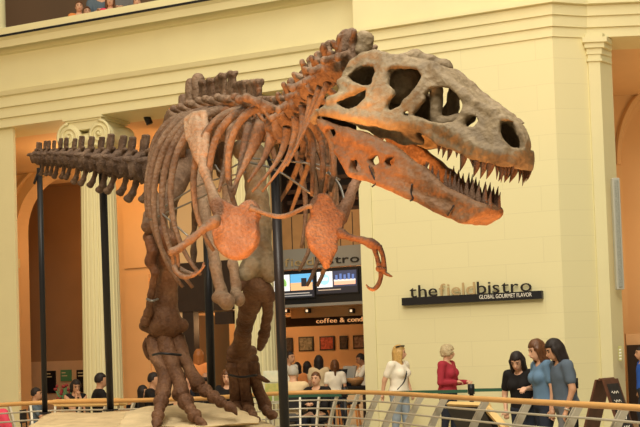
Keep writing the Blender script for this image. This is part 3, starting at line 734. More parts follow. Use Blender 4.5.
# tail
tx = [158, 144.5, 132.5, 121.5, 111, 101, 91, 82, 74, 67, 60.5, 54.5, 49.5, 45, 41.5, 39, 38]
tail = []
for i, x in enumerate(tx):
    Y = 14.3+.155*i; y = np.interp(x, [36, 66, 111, 144, 160], [157, 157, 162, 166.5, 167])
    tail.append((P(x, y, Y), np.interp(x, [36, 66, 110, 150], [.66, .84, 1.12, 1.26])))
for i in range(len(tail)):
    p, s = tail[i]; a = tail[max(i-1, 0)][0]; b = tail[min(i+1, len(tail)-1)][0]
    fw = a-b; R = frame(p, fw)
    o = place('vertebra', PC, 'caudal', m_tail, R); M = R @ Matrix.Scale(s*(1+.05*math.sin(i*2.1)), 4) @ Matrix.Rotation(.05*math.sin(i*3.7), 4, 'X'); setw(o, M, root)
    if i < 14:
        c = bpy.data.objects.new('chevron', PM['chev']) if 'chev' in PM else place('chevron', PCH, 'chev', m_tail, R, o)
        if c.name not in COL.objects: COL.objects.link(c)
        c.parent = o; c.matrix_local = Matrix.Diagonal((1, 1, 1.25 if x > 80 else .85, 1))
swept('armature_rod', [(36,158,17,1.0),(66,156,16,1.0),(90,154,15.4,1.1),(120,157,14.9,1.2),(146,157.5,14.5,1.2)], m_rod, seg=6)
# back
ND = 13; dors = []
dl_px = [(284,127,10.2),(277,127,10.42),(270.5,126.5,10.65),(264,126,10.88),(257.5,125.5,11.1),(251,125,11.33),(244.5,125,11.56),(238,125,11.8),(231,126,12.03),(224.5,127,12.27),(218,128.5,12.5),(211,130,12.75),(204,131,13.0)]
for i, q in enumerate(dl_px): dors.append(P(*q))
for i, p in enumerate(dors):
    a = dors[max(i-1, 0)]; b = dors[min(i+1, ND-1)]
    kk = 0 if i < 4 else (1 if i < 8 else 2)
    o = place('vertebra', PD[kk], 'dorsal%d' % kk, m_bone, None); sc = 1.0
    setw(o, frame(p, a-b, UP) @ Matrix.Rotation(.04*math.sin(i*2.3), 4, 'X') @ Matrix.Scale(sc, 4), root)
# sacrum with the tall fused spines and hip blades
bone('sacrum', [[(200,125,13.15,11),(192,132,13.6,11),(180,142,14.0,11),(166,156,14.2,10)], [(199,118,13.2,6),(198,80,13.2,7)], [(192,124,13.6,6),(191,84,13.6,6)], [(183,130,13.95,6),(183,98,13.95,5)]], m_bone, .025, .06)
for sg in (1, -1):
    c = (dors[-1]+P(180, 142, 14.0))/2 + rt*sg*.26
    A = [c+ax*.55-UP*.12, c+ax*.1+UP*.02, c-ax*.6-UP*.08]; A2 = [c+ax*.55-UP*.2, c-UP*.15, c-ax*.6-UP*.15]
    def flat_il(Q, f, c=c): return smax(f, np.abs((Q-np.array(c))@np.array(rt))-.045, .03)
    obj('ilium', bones([(A, [.2, .24, .14]), (A2, [.14, .2, .12]), ([c-UP*.1+ax*.15, c-UP*.4+ax*.25], [.12, .1])], .028, .1, .007, flat_il), m_bone, root, True)
# neck
nk_px = [(290,116,10.0),(297,106,9.85),(305,96,9.68),(313,87,9.52),(322,79,9.37),(331,72,9.24),(341,66,9.14),(353,62,9.07)]
nkp = [P(*q) for q in nk_px]
for i, p in enumerate(nkp):
    a = nkp[min(i+1, len(nkp)-1)]; b = nkp[max(i-1, 0)]
    upv = (a-b).normalized(); up2 = (UP*1.0-ax*.55)
    o = place('vertebra', PN, 'cervical', m_bone, None); setw(o, frame(p, a-b, up2) @ Matrix.Rotation(.08*math.sin(i*1.9), 4, 'X') @ Matrix.Scale(.80+.06*math.sin(i*2.7)+(.1 if i > 5 else 0), 4), root)
bone('axis_spine', [[(342,52,9.05,7),(347,40,9.05,7),(346,34,9.05,5)], [(341,38,9.05,4),(352,38,9.05,4)]], m_bone, .018, .04, .012)
bone('nuchal_crest', [[(361,50,9.0,8),(364,41,9.0,8)], [(369,38,9.0,6),(369,46,9.0,6)]], m_skull, .02, .04, .014)
# ---- ribs
NW_ = 12
Wd = [.40, .52, .62, .70, .76, .80, .82, .82, .79, .73, .64, .52]; Dp = [.80, 1.0, 1.15, 1.3, 1.45, 1.6, 1.62, 1.5, 1.3, 1.05, .8, .55]
def rib(i, sg):
    p = dors[i]; W = Wd[i]; D = Dp[i]; pts = []; n = 22; th = 2.45 if i < 8 else 2.1
    for j in range(n):
        t = j/(n-1)*th
        lat = .10+(W-.05)*math.sin(min(t, PI))**.85 if t > 0 else .10
        ver = .16-(D+.1)*(1-math.cos(t))/(1-math.cos(th))+.05*math.sin(t*1.3)
        back = -.10*math.sin(t)-.30*(t/th)**1.2*(.6 if i < 6 else 1)+(.25*(t/th)**3 if i >= 4 else 0)
        pts.append(p+rt*sg*lat+UP*ver+ax*back)
    rad = [.026+.012*math.sin(min(1, j/6)*PI/2)-.020*(j/(n-1))**2 for j in range(n)]
    rad[0] = .05
    o = obj('rib', tube(pts, rad, 8, .6, tuple(ax)), m_bone, root, True)
    return pts
ribp = {}
for i in range(NW_):
    if i in (3, 9): continue
    for sg in (1, -1): ribp[(i, sg)] = rib(i, sg)
# cervical and first back ribs, broad above and drawn out to a point
for q in ([(238,117,10.9,5),(232,132,10.75,6),(226,160,10.6,3.5),(219,192,10.5,1.5)], [(250,124,10.7,5),(247,140,10.6,6),(241,165,10.5,3.5),(234,195,10.4,1.5)],
          [(262,122,10.4,7),(257,137,10.35,7),(246,162,10.3,3.5),(231,192,10.2,1.5)], [(272,118,10.3,7),(272,135,10.25,6.5),(264,158,10.2,3),(248,182,10.1,1.2)],
          [(287,128,10.0,5),(285,142,10,4),(276,163,9.95,2.4),(252,192,9.9,1.2)], [(296,117,9.8,5),(295,134,9.8,4),(286,160,9.8,2.2),(262,192,9.8,1.0)],
          [(303,106,9.65,5),(303,124,9.6,4),(297,146,9.6,2.2),(281,172,9.6,1.0)], [(312,97,9.5,5),(309,114,9.5,4),(300,140,9.5,2),(287,166,9.5,1)],
          [(320,88,9.35,4),(314,104,9.35,3.5),(305,128,9.4,2),(294,152,9.4,1)], [(328,82,9.25,4),(321,98,9.25,3),(312,116,9.3,2),(303,134,9.3,1)]):
    swept('cervical_rib', q, m_bone, flat=.5, fdir=tuple(ax))
for q in ([(300,120,10.3,5),(312,140,10.5,4),(313,165,10.4,3),(312,196,10.3,2)], [(306,116,10.1,5),(321,140,10.3,4),(323,170,10.2,3.2),(320,196,10.2,2.4)], [(312,112,10,5),(330,138,10.2,4),(334,170,10.2,3),(330,192,10.2,2)], [(300,130,10.5,4),(303,150,10.6,3.4),(292,180,10.7,2.6),(279,203,10.7,1.5)], [(310,125,10.6,4),(309,160,10.7,3),(299,190,10.8,2.4),(290,214,10.8,1.6)]):
    swept('rib', q, m_bone, flat=.55, fdir=tuple(ax))
# ---- shoulder blades, coracoids, wishbone
def flatten(c, n, t):
    c = np.array(tuple(c)); n = np.array(tuple(Vector(n).normalized()))
    return lambda Q, f: smax(f, np.abs((Q-c)@n)-t, .02)
def plate(name, segs, nrm, t, m, h=.018, k=.05, cut=None):
    gs = [PL(*s) for s in segs]; c = gs[0][0][len(gs[0][0])//2]
    allp = [p for ps, r in gs for p in ps]
    # bend-free plate through the mean of its points
    cm = sum(allp, Vector((0, 0, 0)))/len(allp)
    ex = flatten(cm, nrm, t)
    def extra(Q, f):
        f = ex(Q, f)
        if cut is not None:
            for cp, r in cut: f = smax(f, -(np.linalg.norm(Q-np.array(tuple(cp)), axis=1)-r), .01)
        return f
    return obj(name, bones(gs, h, k, .005, extra), m, root, True)
# right blade: a flat spindle from the back down to the coracoid
A_ = P(194, 122, 10.75); Bc = P(232, 228, 9.95); ab_ = (Bc-A_).normalized(); nb_ = Vector((.1, -1, -.1))*.8+rt*.6; nb_ = (nb_-ab_*nb_.dot(ab_)).normalized()
pa = [(196,120,10.8,8),(196,128,10.72,10),(197,140,10.65,9.5),(200,154,10.55,7),(204,170,10.42,5),(210,187,10.3,4.6),(216,202,10.15,6.5)]
obj('scapula', bones([PL(*pa), PL((186.5,122,10.82,3.5),(190,138,10.7,4.5),(197,154,10.58,5)), PL((204,115,10.72,3.5),(206.5,134,10.6,4),(205,154,10.5,4.5)), PL((187,120,10.82,3.5),(195,115,10.77,4),(204,114,10.72,3.5)), PL((193,124,10.78,6),(198,122,10.75,6))], .015, .015, .005, lambda Q, f: smax(f, np.abs((Q-np.array(tuple(A_)))@np.array(tuple(nb_)))-.05, .02)), m_scap, root, True)
nc = Vector((-.35, -1, .25)).normalized()
hole = P(237, 228.5, 9.8)
plate('coracoid', [[(217,205,10.05,8),(226,215,10.0,12),(235,231,9.95,24),(238,238,9.93,23)], [(250,208,9.95,9),(249,214,9.95,12),(243,225,9.95,17)]], nc, .05, m_blade, .016, .03, [(hole, .022)])
pa = [(368,150,10.9,3.5),(362,165,10.7,4.5),(354,186,10.45,5),(347,203,10.25,6),(340,218,10.12,8)]
obj('scapula', bones([PL(*pa)], .018, .02, .005), m_blade, root, True)
plate('coracoid', [[(322,206,10.0,13),(326,216,10.0,14),(323,232,9.98,17),(320,243,9.97,13)], [(340,217,10.02,7),(331,225,10,14)], [(326,250,9.95,12),(326,266,9.93,4)]], Vector((.15, -1, .2)), .05, m_blade, .018, .04)
swept('wishbone', [(250,208,9.9,3.5),(258,211,9.88,2.6),(270,215,9.84,2.4),(281,216.5,9.82,2.6),(292,213.5,9.84,2.4),(305,207.5,9.88,2.4),(312,206,9.9,3)], m_bone)
# ---- arms
bone('humerus', [[(217,219,9.85,4.5),(214,222,9.82,6),(203,230,9.78,4.2),(190,240,9.74,3.6),(180,248,9.72,4),(172,252,9.7,4.6)]], m_bone, .013, .02, .004)
swept('radius', [(172,253,9.7,2.6),(173,259,9.72,2),(174,266,9.74,2.4)], m_bone); swept('ulna', [(177,253,9.72,2.4),(178,260,9.74,2),(178,268,9.76,2.4)], m_bone)
for q in ([(174,266,9.74,3),(177,273,9.7,2.8),(184,277,9.66,2.6),(192,276,9.62,2),(199,272,9.6,1.5),(205,265,9.58,.8)], [(179,268,9.78,2.6),(186,272,9.74,2.4),(194,274,9.72,2.2),(201,270,9.7,1.4),(204,262,9.7,.8)]):
    f = swept('finger', q, m_bone)
    swept('claw', [q[-3], q[-2], q[-1]], m_leg, f)
bone('humerus', [[(334,232,10.0,5),(342,234,9.95,4.6),(352,238,9.9,3.6),(362,240,9.86,3.6),(371,243,9.82,5),(376,246,9.8,5)]], m_leg, .013, .02, .005)
swept('radius', [(374,247,9.8,3),(377,257,9.78,2.3),(380,269,9.76,3)], m_leg); swept('ulna', [(379,246,9.78,3),(383,256,9.76,2.3),(384,269,9.75,3)], m_leg)
bone('wrist', [[(379,269,9.75,3.4),(384,270,9.74,3.4)]], m_leg, .012, .02)
for q in ([(381,271,9.75,2.8),(380.5,279,9.74,2.3),(377.5,286,9.72,2.4),(373,289.5,9.7,2),(369,288,9.7,1.4),(366,284.5,9.7,.6)], [(383,271,9.74,2.6),(386,273.5,9.72,1.9),(389.5,275.5,9.7,1.4),(392.5,276.5,9.7,.6)]):
    f = swept('finger', q, m_leg); swept('claw', [q[-3], q[-2], q[-1]], m_bone, f)
# ---- hips: pubes, ischia
bone('pubis', [[(198,172,12.9,6),(203,200,12.6,6),(209,232,12.3,6),(215,265,12.1,5.6),(221,291,12.0,6)], [(218,297,11.95,6.5),(227,302,11.8,7.5),(225,299,12.2,7)]], m_scap, .02, .03)
bone('pubis', [[(226,172,12.8,6),(228,200,12.6,5.6),(230,232,12.3,5.4),(233,265,12.15,5),(236,290,12.05,5.5)], [(236,294,12.0,6),(240,300,11.9,6)]], m_scap, .02, .03)
bone('ischium', [[(180,165,13.4,5.5),(174,200,13.5,4),(172,235,13.5,3.5),(176,262,13.4,3.5)]], m_bone, .022, .04)
bone('ischium', [[(200,168,13.4,5),(196,205,13.5,4),(194,235,13.5,3.2),(193,262,13.4,3.5)]], m_bone, .022, .04)
# ---- left hind leg
bone('femur', [[(242,150,12.95,11),(254,153,12.9,11)], [(253,153,12.9,11),(255,175,12.8,11),(257,200,12.7,11.5),(260,225,12.6,11.5),(260,245,12.5,12)], [(258,250,12.5,11),(252,268,12.35,11.5),(243,276,12.25,8)], [(262,250,12.5,10),(268,268,12.4,9),(270,276,12.35,7)]], m_skull, .022, .028)
bone('tibia', [[(250,283,12.35,10),(262,290,12.4,10),(268,296,12.45,8)], [(248,276,12.3,6),(240,287,12.2,5)], [(255,288,12.4,11),(250,305,12.6,11),(245,322,12.8,8.5),(243,335,13.0,8.5),(241,348,13.2,10)], [(234,353,13.2,8),(243,354,13.25,9),(251,352,13.3,7)]], m_leg, .022, .028)
bone('fibula', [[(268,300,12.5,6),(267,318,12.7,5),(264,334,12.9,5.5),(260,348,13.2,4)]], m_leg, .018, .03)
bone('ankle', [[(231,358,13.2,5),(242,360,13.2,5.5),(254,359,13.25,5)]], m_leg, .018, .03)
for q in ([(234,367,13.25,8.5),(235,374,13.27,7.2),(236,388,13.32,6.4),(237,404,13.4,7)], [(243,367,13.2,7),(244,376,13.22,5.6),(246,390,13.27,5.4),(248,405,13.32,6.6)], [(252,367,13.25,8.2),(254,376,13.28,6.6),(258,390,13.32,5.6),(265,405,13.35,7)]):
    bone('metatarsal', [q], m_leg, .013, .02, .004)
swept('dewclaw', [(258,376,13.1,2.2),(263,379,13.05,2.6),(267,381,13.0,2),(270,382,13,.8)], m_leg)
swept('ankle_band', [(229,375,13.0,1.1),(242,377,12.9,1.1),(257,375,13.05,1.1)], m_black)
def toe(pts, m=m_leg, n=3):              # knuckled toe: phalanx after phalanx, then the claw
    t = None
    for i in range(len(pts)-2):
        a, b = pts[i], pts[i+1]; mm = [(a[k]*.7+b[k]*.3) for k in range(4)]; m2 = [(a[k]*.3+b[k]*.7) for k in range(4)]
        mm[3] *= .66; m2[3] *= .6
        o = bone('toe' if t is None else 'phalanx', [[a, tuple(mm), tuple(m2), (b[0], b[1], b[2], b[3]*.95)]], m, .011, .012, .003, root if t is None else t)
        if t is None: t = o
    a, b = pts[-2], pts[-1]; md = ((a[0]+b[0])/2+.8, (a[1]+b[1])/2-1.5, (a[2]+b[2])/2, (a[3]+b[3])*.55)
    swept('claw', [(a[0], a[1], a[2], a[3]*1.05), md, (b[0], b[1], b[2], .8)], m, t)
    return t
toe([(237,406,13.35,6.9),(236,411,13.1,6.9),(236,415,12.95,5.7),(237,419,12.8,3.5)])
toe([(247,406,13.3,6.9),(249,411,13.05,6.9),(252,415.5,12.9,5.7),(255,420,12.75,4.6),(258,423,12.65,2.3)])
toe([(264,406,13.35,6.3),(267,411,13.2,5.7),(271,415,13.05,5.1),(276,418,12.95,2.3)])
# ---- right hind leg
bone('femur', [[(200,160,13.0,10),(188,160,13.0,11)], [(188,162,13.0,11),(178,182,12.7,10),(165,203,12.35,10),(155,218,12.1,10)], [(152,216,12.05,9),(150,226,11.95,9)], [(160,222,12.1,8),(162,232,12.05,8)]], m_bone, .024, .028)
bone('tibia', [[(151,237,12.0,8),(160,236,12.0,10),(172,241,12.0,8)], [(162,240,12.05,13),(166,258,12.15,13),(167,280,12.25,11.5),(165,300,12.3,12.5),(163,314,12.32,15)], [(150,325,12.3,7.5),(158,326,12.28,10),(168,326,12.28,10),(181,325,12.3,7.5)], [(166,318,12.3,15),(166,322,12.3,16)]], m_leg, .018, .028)
bone('fibula', [[(150,240,11.9,5),(153,252,11.9,5),(150,262,11.95,5.5),(155,272,11.95,4),(151,295,12.05,3.5),(149,312,12.15,4.5),(145,322,12.2,5)]], m_leg, .018, .03)
swept('fibula_band', [(147,299,12.0,1.2),(152,301,11.9,1.2),(158,299,12.0,1.2)], m_rod)
bone('ankle', [[(145,326,12.3,6),(158,330,12.3,7),(172,330,12.3,7),(177,328,12.3,5)]], m_leg, .02, .04)
for q in ([(154,341,12.35,8.5),(155,348,12.33,7.8),(157,358,12.28,6.8),(163,370,12.22,6.6),(165,382,12.12,6.8),(163,393,12.02,8)], [(165,340,12.3,8.6),(167,348,12.28,8.2),(172,362,12.22,7.6),(176,374,12.16,7.4),(180,384,12.08,6.8),(181,393,11.98,8.2)], [(177,340,12.35,8.5),(180,348,12.32,7.6),(186,362,12.24,6),(192,374,12.14,5.8),(198,383,12.04,7.6)]):
    bone('metatarsal', [q], m_leg, .013, .02, .004)
swept('ankle_band', [(153,355,12.1,1.3),(160,353.5,12.0,1.3),(170,354,11.98,1.3),(181,355,12.1,1.3)], m_black)
swept('dewclaw', [(147,338,12.5,2),(145,346,12.5,2.8),(147,355,12.5,2.2),(150,360,12.5,1.2)], m_leg)
toe([(163,394,12.0,8.1),(161,402,11.9,8.1),(159.5,409,11.8,6.0),(158,416,11.72,6.9),(157,422,11.65,5.7),(154,430,11.55,2.3)])
toe([(181,394,12.0,9.2),(186,402,11.88,8.6),(190.5,409.5,11.75,6.4),(195,416,11.65,7.5),(199.5,422,11.58,5.1),(206,430,11.5,2.3)])
toe([(198,386,12.05,7.5),(206,391,11.95,7.5),(214,397,11.87,6.9),(221,402,11.8,6.3),(228,406,11.75,5.7),(237,415,11.68,1.7)])
# ---- steel rods of the armature inside the chest
for q in ([(238,160,10.6,1.2),(276,170,10.4,1.2),(314,196,10.3,1.2)], [(160,210,11.3,1.0),(200,185,11.0,1.0),(246,172,10.8,1.0)], [(160,212,11.2,1.0),(188,236,10.8,1.0)], [(150,220,11.6,1.0),(204,196,11.3,1.0),(240,176,11.0,1.0)], [(240,158,10.6,1.0),(275,160,10.5,1.0),(330,166,10.5,1.0)], [(328,172,10.4,1.3),(340,186,10.3,1.4),(346,208,10.2,1.4)], [(300,160,10.6,1.0),(340,180,10.5,1.0)], [(215,165,10.9,1.0),(222,172,10.8,1.0),(240,163,10.7,1.0)]):
    swept('armature_rod', q, m_rod, seg=6)
# ================================================================== rock base
m_rock = mat('pale_rock', (.66, .51, .29), .8, .28, 3.5, 1.0, bscale=14)
def rock(pts, ztop, zbot, h, label, name='rock_slab', rough=.02):
    poly = [(p.x, p.y) for p in pts]; a = np.array(poly)
    def fn(Q):
        x, y, z = Q.T
        f = smax(smax(poly2(x, y, poly)+.25*np.clip(z-zbot, 0, 2)*.3, z-ztop(x, y), .05), zbot-z, .02)
        return f+wob(Q, 7, rough)+wob(Q, 17, rough*.5)+.02*np.abs(np.sin(z*26+np.sin(x*3)*.8))
    o = obj(name, field(fn, (*a.min(0)-.05, zbot), (*a.max(0)+.05, 1.25), h), m_rock, None, True)
    return tag(o, label, 'rock')
base_pts = [PZ(14, 430, .9), PZ(38, 413, .9), P(45, 409.5, 17.5), P(130, 406, 17.6), P(240, 406, 16), P(272, 412, 13.8), P(287, 422, 12.2), P(300, 440, 10.4), P(310, 470, 8.6), P(-30, 470, 8.6)]
rock(base_pts, lambda x, y: .9+0*x, .02, .06, 'broad pale rock base under the whole skeleton and its poles', 'rock_base', .015)
sl = [P(121, 408, 12.7), P(148, 399, 13.3), P(192, 398, 13.35), P(238, 401, 13.0), P(251, 408, 12.4), P(263, 419, 11.8), P(266, 432, 11.0), P(240, 450, 10.6), P(130, 450, 10.6), P(112, 430, 11.4)]
SY0, SY1 = 11.3, 13.2
rock(sl, lambda x, y: .945+(1.135-.945)*np.clip((y-SY0)/(SY1-SY0), -.4, 1.1), .93, .035, 'raised pale rock slab under the clawed front foot', 'rock_slab', .012)
# ================================================================== support poles
def pole(top, bot, r, label, fork=None):
    t = thing('support_pole', (bot.x, bot.y, bot.z), label, 'pole', 'black poles carrying the skeleton')
    obj('shaft', tube([bot, top], r, 14), m_black, t, True)
    obj('foot_plate', tube([bot-UP*.0, bot+UP*.02], r*2.2, 16), m_black, t)
    for f in (fork or []): obj('cradle', tube([top-UP*.25*f[1], top+f[0]], r*.45, 6), m_black, t, True)
pole(P(39.5, 168, 16.6), PZ(45, 413.5, .9), .04, 'black pole under the tail tip, farthest left of the four poles', [(Vector((-.08, 0, -.22)), 0), (Vector((.03, 0, .06)), .3)])
pole(P(102.5, 172, 15.2), PZ(110.5, 410.5, .9), .05, 'black pole under the middle of the tail, in front of the fluted column', [(Vector((.05, 0, .05)), .2)])
pole(P(206.5, 215, 13.35), P(212, 402.5, 13.45), .047, 'black pole behind the front foot holding the hips', [(Vector((-.1, 0, .1)), .3)])
pole(P(275, 168, 10.55), P(285.5, 446, 10.3), .043, 'thick black pole nearest the camera, under the neck', [(Vector((.06, 0, .2)), .3), (Vector((-.08, -.05, .15)), .3)])
# ================================================================== railing
m_rail = mat('orange_handrail', (.66, .36, .12), .4, .12, 4)
m_steel = mat('brushed_steel', (.50, .46, .36), .42, metal=.35)
m_board = mat('pale_wood_board', (.80, .55, .22), .5, .1, 4)
rp_px = [(-60,409),(0,405),(30,403.2),(60,402),(110,401),(150,400),(200,398.5),(240,396),(280,393.3),(320,392),(365,392.3),(400,393.8),(450,397),(500,400),(560,403.3),(600,405.5),(640,408),(720,414)]
rl = [PZ(x, y, 1.0) for x, y in rp_px]
cen = Vector((-.9, 12.5, 0))
rail = thing('railing', (rl[9].x, rl[9].y, 0), 'curved steel railing with an orange wooden handrail around the rock base', 'railing')
rc = catmull([tuple(p) for p in rl], 6)
obj('handrail', tube(rc, .034, 10), m_rail, rail, True)
rca = np.array([tuple(q) for q in rc])
def inw(p):
    i = int(np.argmin(np.hypot(rca[:, 0]-p[0], rca[:, 1]-p[1]))); t = rca[min(i+3, len(rca)-1)]-rca[max(i-3, 0)]
    return Vector((t[1], -t[0], 0)).normalized()
def curve_off(z): return .55*(1-z)**1.0*(1.25-.45*(1-z))    # how far the posts bend inward below the handrail
hts = (.87, .74, .61, .48, .35, .2)
for z in hts:
    obj('bar', tube([Vector(tuple(p))+inw(p)*curve_off(z)+UP*(z-1.0) for p in rc], .013, 6), m_steel, rail, True)
rx_px = np.array([p[0] for p in rp_px], float); ry_px = np.array([p[1] for p in rp_px], float)
for px in (-20, 8, 30, 56, 82, 108, 135, 160, 185, 212, 238, 262, 281, 300, 320, 339, 360, 380, 401, 423, 447, 488, 530, 581, 627, 680):
    p = PZ(px, float(np.interp(px, rx_px, ry_px)), .97); d = inw(p); sd = Vector((-d.y, d.x, 0)); gs = []
    for off in ((-.028, .028) if px > 360 else (0,)):
        zs = (.97, .85, .7, .55, .4, .25, .1, 0.0)
        pts = [p+d*curve_off(z)+UP*(z-.97)+sd*off for z in zs]
        V = []; F = []
        for q in pts:
            for a, b in ((-.045, -.009), (.045, -.009), (.045, .009), (-.045, .009)): V.append(q+d*a*(1 if px > 360 else .8)+sd*b*(1 if px > 360 else 1.9))
        for i in range(len(pts)-1):
            for j in range(4): F.append([i*4+j, i*4+(j+1) % 4, i*4+4+(j+1) % 4, i*4+4+j])
        F += [[3, 2, 1, 0], [4*len(pts)-4+k for k in range(4)]]; gs.append((V, F))
    obj('post', join(*gs), m_steel, rail)
# reading panels fixed on legs behind the handrail
def panel(x0, x1, yt0, yt1, Y0, Y1, drop, outw, mtop, mface, label, th=.05):
    a = P(x0, yt0, Y0); b = P(x1, yt1, Y1); u = (b-a); L = u.length; u.normalize(); w = Vector((-u.y, u.x, 0)); w = w if w.y > 0 else -w
    t = thing('reading_panel', ((a.x+b.x)/2, (a.y+b.y)/2, 0), label, 'panel')
    c = [a, b, b+w*outw-UP*drop, a+w*outw-UP*drop]; nrm = (c[1]-c[0]).cross(c[3]-c[0]).normalized()
    if nrm.z < 0: nrm = -nrm
    def slab(k0, k1, i=.0):
        m = sum(c, Vector((0, 0, 0)))/4; cc = [p.lerp(m, i) for p in c]
        return [p-nrm*k0 for p in cc]+[p-nrm*k1 for p in cc], box((0,)*3, (1,)*3)[1]
    obj('board', slab(0, th), mtop, t); obj('face', slab(-.004, .0, .06), mface, t); obj('underside', slab(th, th+.02, .03), mface, t)
    for p in (a, b):
        q = p+w*outw*.5-UP*(drop*.5+th)+(b-a)*(.08 if p == a else -.08); obj('leg', tube([q, Vector((q.x, q.y, 0))], .02, 8), m_steel, t)
    return t
pt_ = panel(450, 488, 405, 406.5, 16.6, 15.6, .42, .22, m_black, m_black, 'dark reading panel with a pale wooden edge behind the handrail, below the red top')
a_ = P(449, 404.5, 16.6); b_ = P(489, 406, 15.6); obj('edge', tube([a_, b_], .045, 4), m_board, pt_)
obj('side_plank', tube([P(484, 405, 15.7), P(507, 430, 15.2)], .055, 4), m_board, pt_)
panel(53, 120, 399.5, 398, 19.4, 18.9, .03, .22, m_board, m_board, 'pale wooden reading panel on steel legs at the handrail between two black poles', .085)
# wedge side of the dark panel
# ================================================================== stanchions and belts
m_belt = mat('green_belt', (.03, .10, .06), .5)
def stanchion(px, yt, Y, label, to=None):
    t = P(px, yt, Y); s = thing('stanchion', (t.x, t.y, 0), label, 'stanchion', 'belt stanchions')
    obj('base', lathe([(.17, 0), (.17, .02), (.06, .05), (.03, .07)], 20, (t.x, t.y, 0)), m_black, s, True)
    obj('post', tube([(t.x, t.y, .03), (t.x, t.y, t.z-.05)], .035, 12), m_black, s, True)
    obj('head', tube([(t.x, t.y, t.z-.16), (t.x, t.y, t.z)], .055, 12), m_black, s, True)
    if to is not None:
        e = P(*to); a = Vector((t.x, t.y, t.z-.10)); d = (e-a); d.z = 0; d.normalize(); a = a+d*.05; b = Vector((e.x, e.y, a.z))-d*.06
        V = [a+UP*.026, b+UP*.026, b-UP*.026, a-UP*.026]; w = Vector((-d.y, d.x, 0))*.002
        obj('belt', ([v-w for v in V]+[v+w for v in V], box((0,)*3, (1,)*3)[1]), m_belt, s)
stanchion(574.5, 378, 18.6, 'black belt stanchion right of the man in the grey blue shirt')
stanchion(471, 384, 19.3, 'black belt stanchion with a green belt beside the red top', (574.5, 378, 18.6))
stanchion(344.5, 387.5, 20.2, 'black belt stanchion by the cafe opening with a long green belt', (471, 384, 19.3))
stanchion(246, 391, 20.9, 'black belt stanchion behind the left hind leg', (344.5, 387.5, 20.2))
# ================================================================== folding chalk board
m_dwood = mat('dark_red_wood', (.14, .055, .03), .5, .3, 8)
m_chalk = mat('chalkboard', (.03, .03, .032), .6, .5, 14)
ap = P(606.5, 379, 18.2); af = Vector((.80, -.60, 0)); aw = Vector((-af.y, af.x, 0))
sb3 = thing('folding_chalkboard', (ap.x, ap.y, 0), 'dark wooden folding chalkboard standing by the cream pier', 'chalkboard')
def tilt(sg, w, z0, z1, t, off=0):
    # leaf leaning out in direction sg*af
    def pt(a, z, k): return Vector((ap.x, ap.y, z))+af*(sg*(.04+(ap.z-z)*.30)+sg*(k+off))+aw*a
    V = [pt(-w, z0, 0), pt(w, z0, 0), pt(w, z0, t), pt(-w, z0, t), pt(-w, z1, 0), pt(w, z1, 0), pt(w, z1, t), pt(-w, z1, t)]
    return V, box((0,)*3, (1,)*3)[1]
for sg in (1, -1):
    l = obj('leaf', tilt(sg, .27, 0, ap.z, .03), m_dwood, sb3)
    fr = obj('board', tilt(sg, .21, .22, ap.z-.07, .006, .03), m_chalk, l)
    def pc(a, z): return Vector((ap.x, ap.y, z))+af*(sg*(.04+(ap.z-z)*.30+.042))+aw*a
    if sg == 1:
        for k in range(5): obj('chalk_writing', tube([pc(-.15+.03*j, ap.z-.2-.13*k+.02*math.sin(j*2.1+k)) for j in range(9)], .006, 4), m_txtw, fr)
obj('hinge', tube([ap+aw*-.26, ap+aw*.26], .02, 8), m_dwood, sb3)
# ================================================================== people
SKIN = {'light': mat('skin_light', (.66, .38, .24), .5), 'mid': mat('skin_mid', (.52, .28, .16), .5), 'brown': mat('skin_brown', (.34, .17, .09), .5)}
HAIR = {'blond': mat('hair_blond', (.62, .38, .12), .45, .35, 40), 'grey': mat('hair_grey_blond', (.60, .48, .28), .5, .35, 50), 'black': mat('hair_black', (.018, .012, .01), .6), 'brown': mat('hair_brown', (.14, .055, .02), .4, .4, 40), 'red': mat('hair_red', (.35, .12, .03), .45, .3, 40), 'silver': mat('hair_silver', (.45, .42, .36), .5)}
CL = lambda n, c: mat('cloth_'+n, c, .8, .08, 12, .15, bscale=40, spec=.1)
m_eye = mat('eye_dark', (.03, .02, .015), .3); m_lip = mat('lip_red', (.42, .13, .09), .5); m_shoe = mat('shoe_dark', (.05, .04, .035), .5)
def hand_fn(Q, w, d, s, curl, side):
    # palm and five fingers running along d from wrist w; s is the side axis
    w = np.array(tuple(w)); d = np.array(tuple(d)); s = np.array(tuple(s)); n = np.cross(d, s)
    f = caps(Q, w, w+d*.05, .024, .03); f = smin(f, caps(Q, w+d*.05-s*.02, w+d*.07+s*.022, .019, .019), .02)
    for k, (o, L) in enumerate(((-.028, .062), (-.009, .074), (.010, .07), (.028, .054))):
        a = w+d*.075+s*o; b = a+d*L*.5*math.cos(curl*.6)+n*L*.5*math.sin(curl*.6); c = b+d*L*.5*math.cos(curl*1.6)+n*L*.5*math.sin(curl*1.6)
        f = smin(f, np.minimum(caps(Q, a-d*.02, b, .0095, .0085), caps(Q, b, c, .0085, .007)), .004)
    a = w+d*.03-s*.028*side; b = a-s*.03*side+d*.03; c = b+d*.032-s*.006*side
    return smin(f, np.minimum(caps(Q, a, b, .013, .011), caps(Q, b, c, .011, .008)), .006)
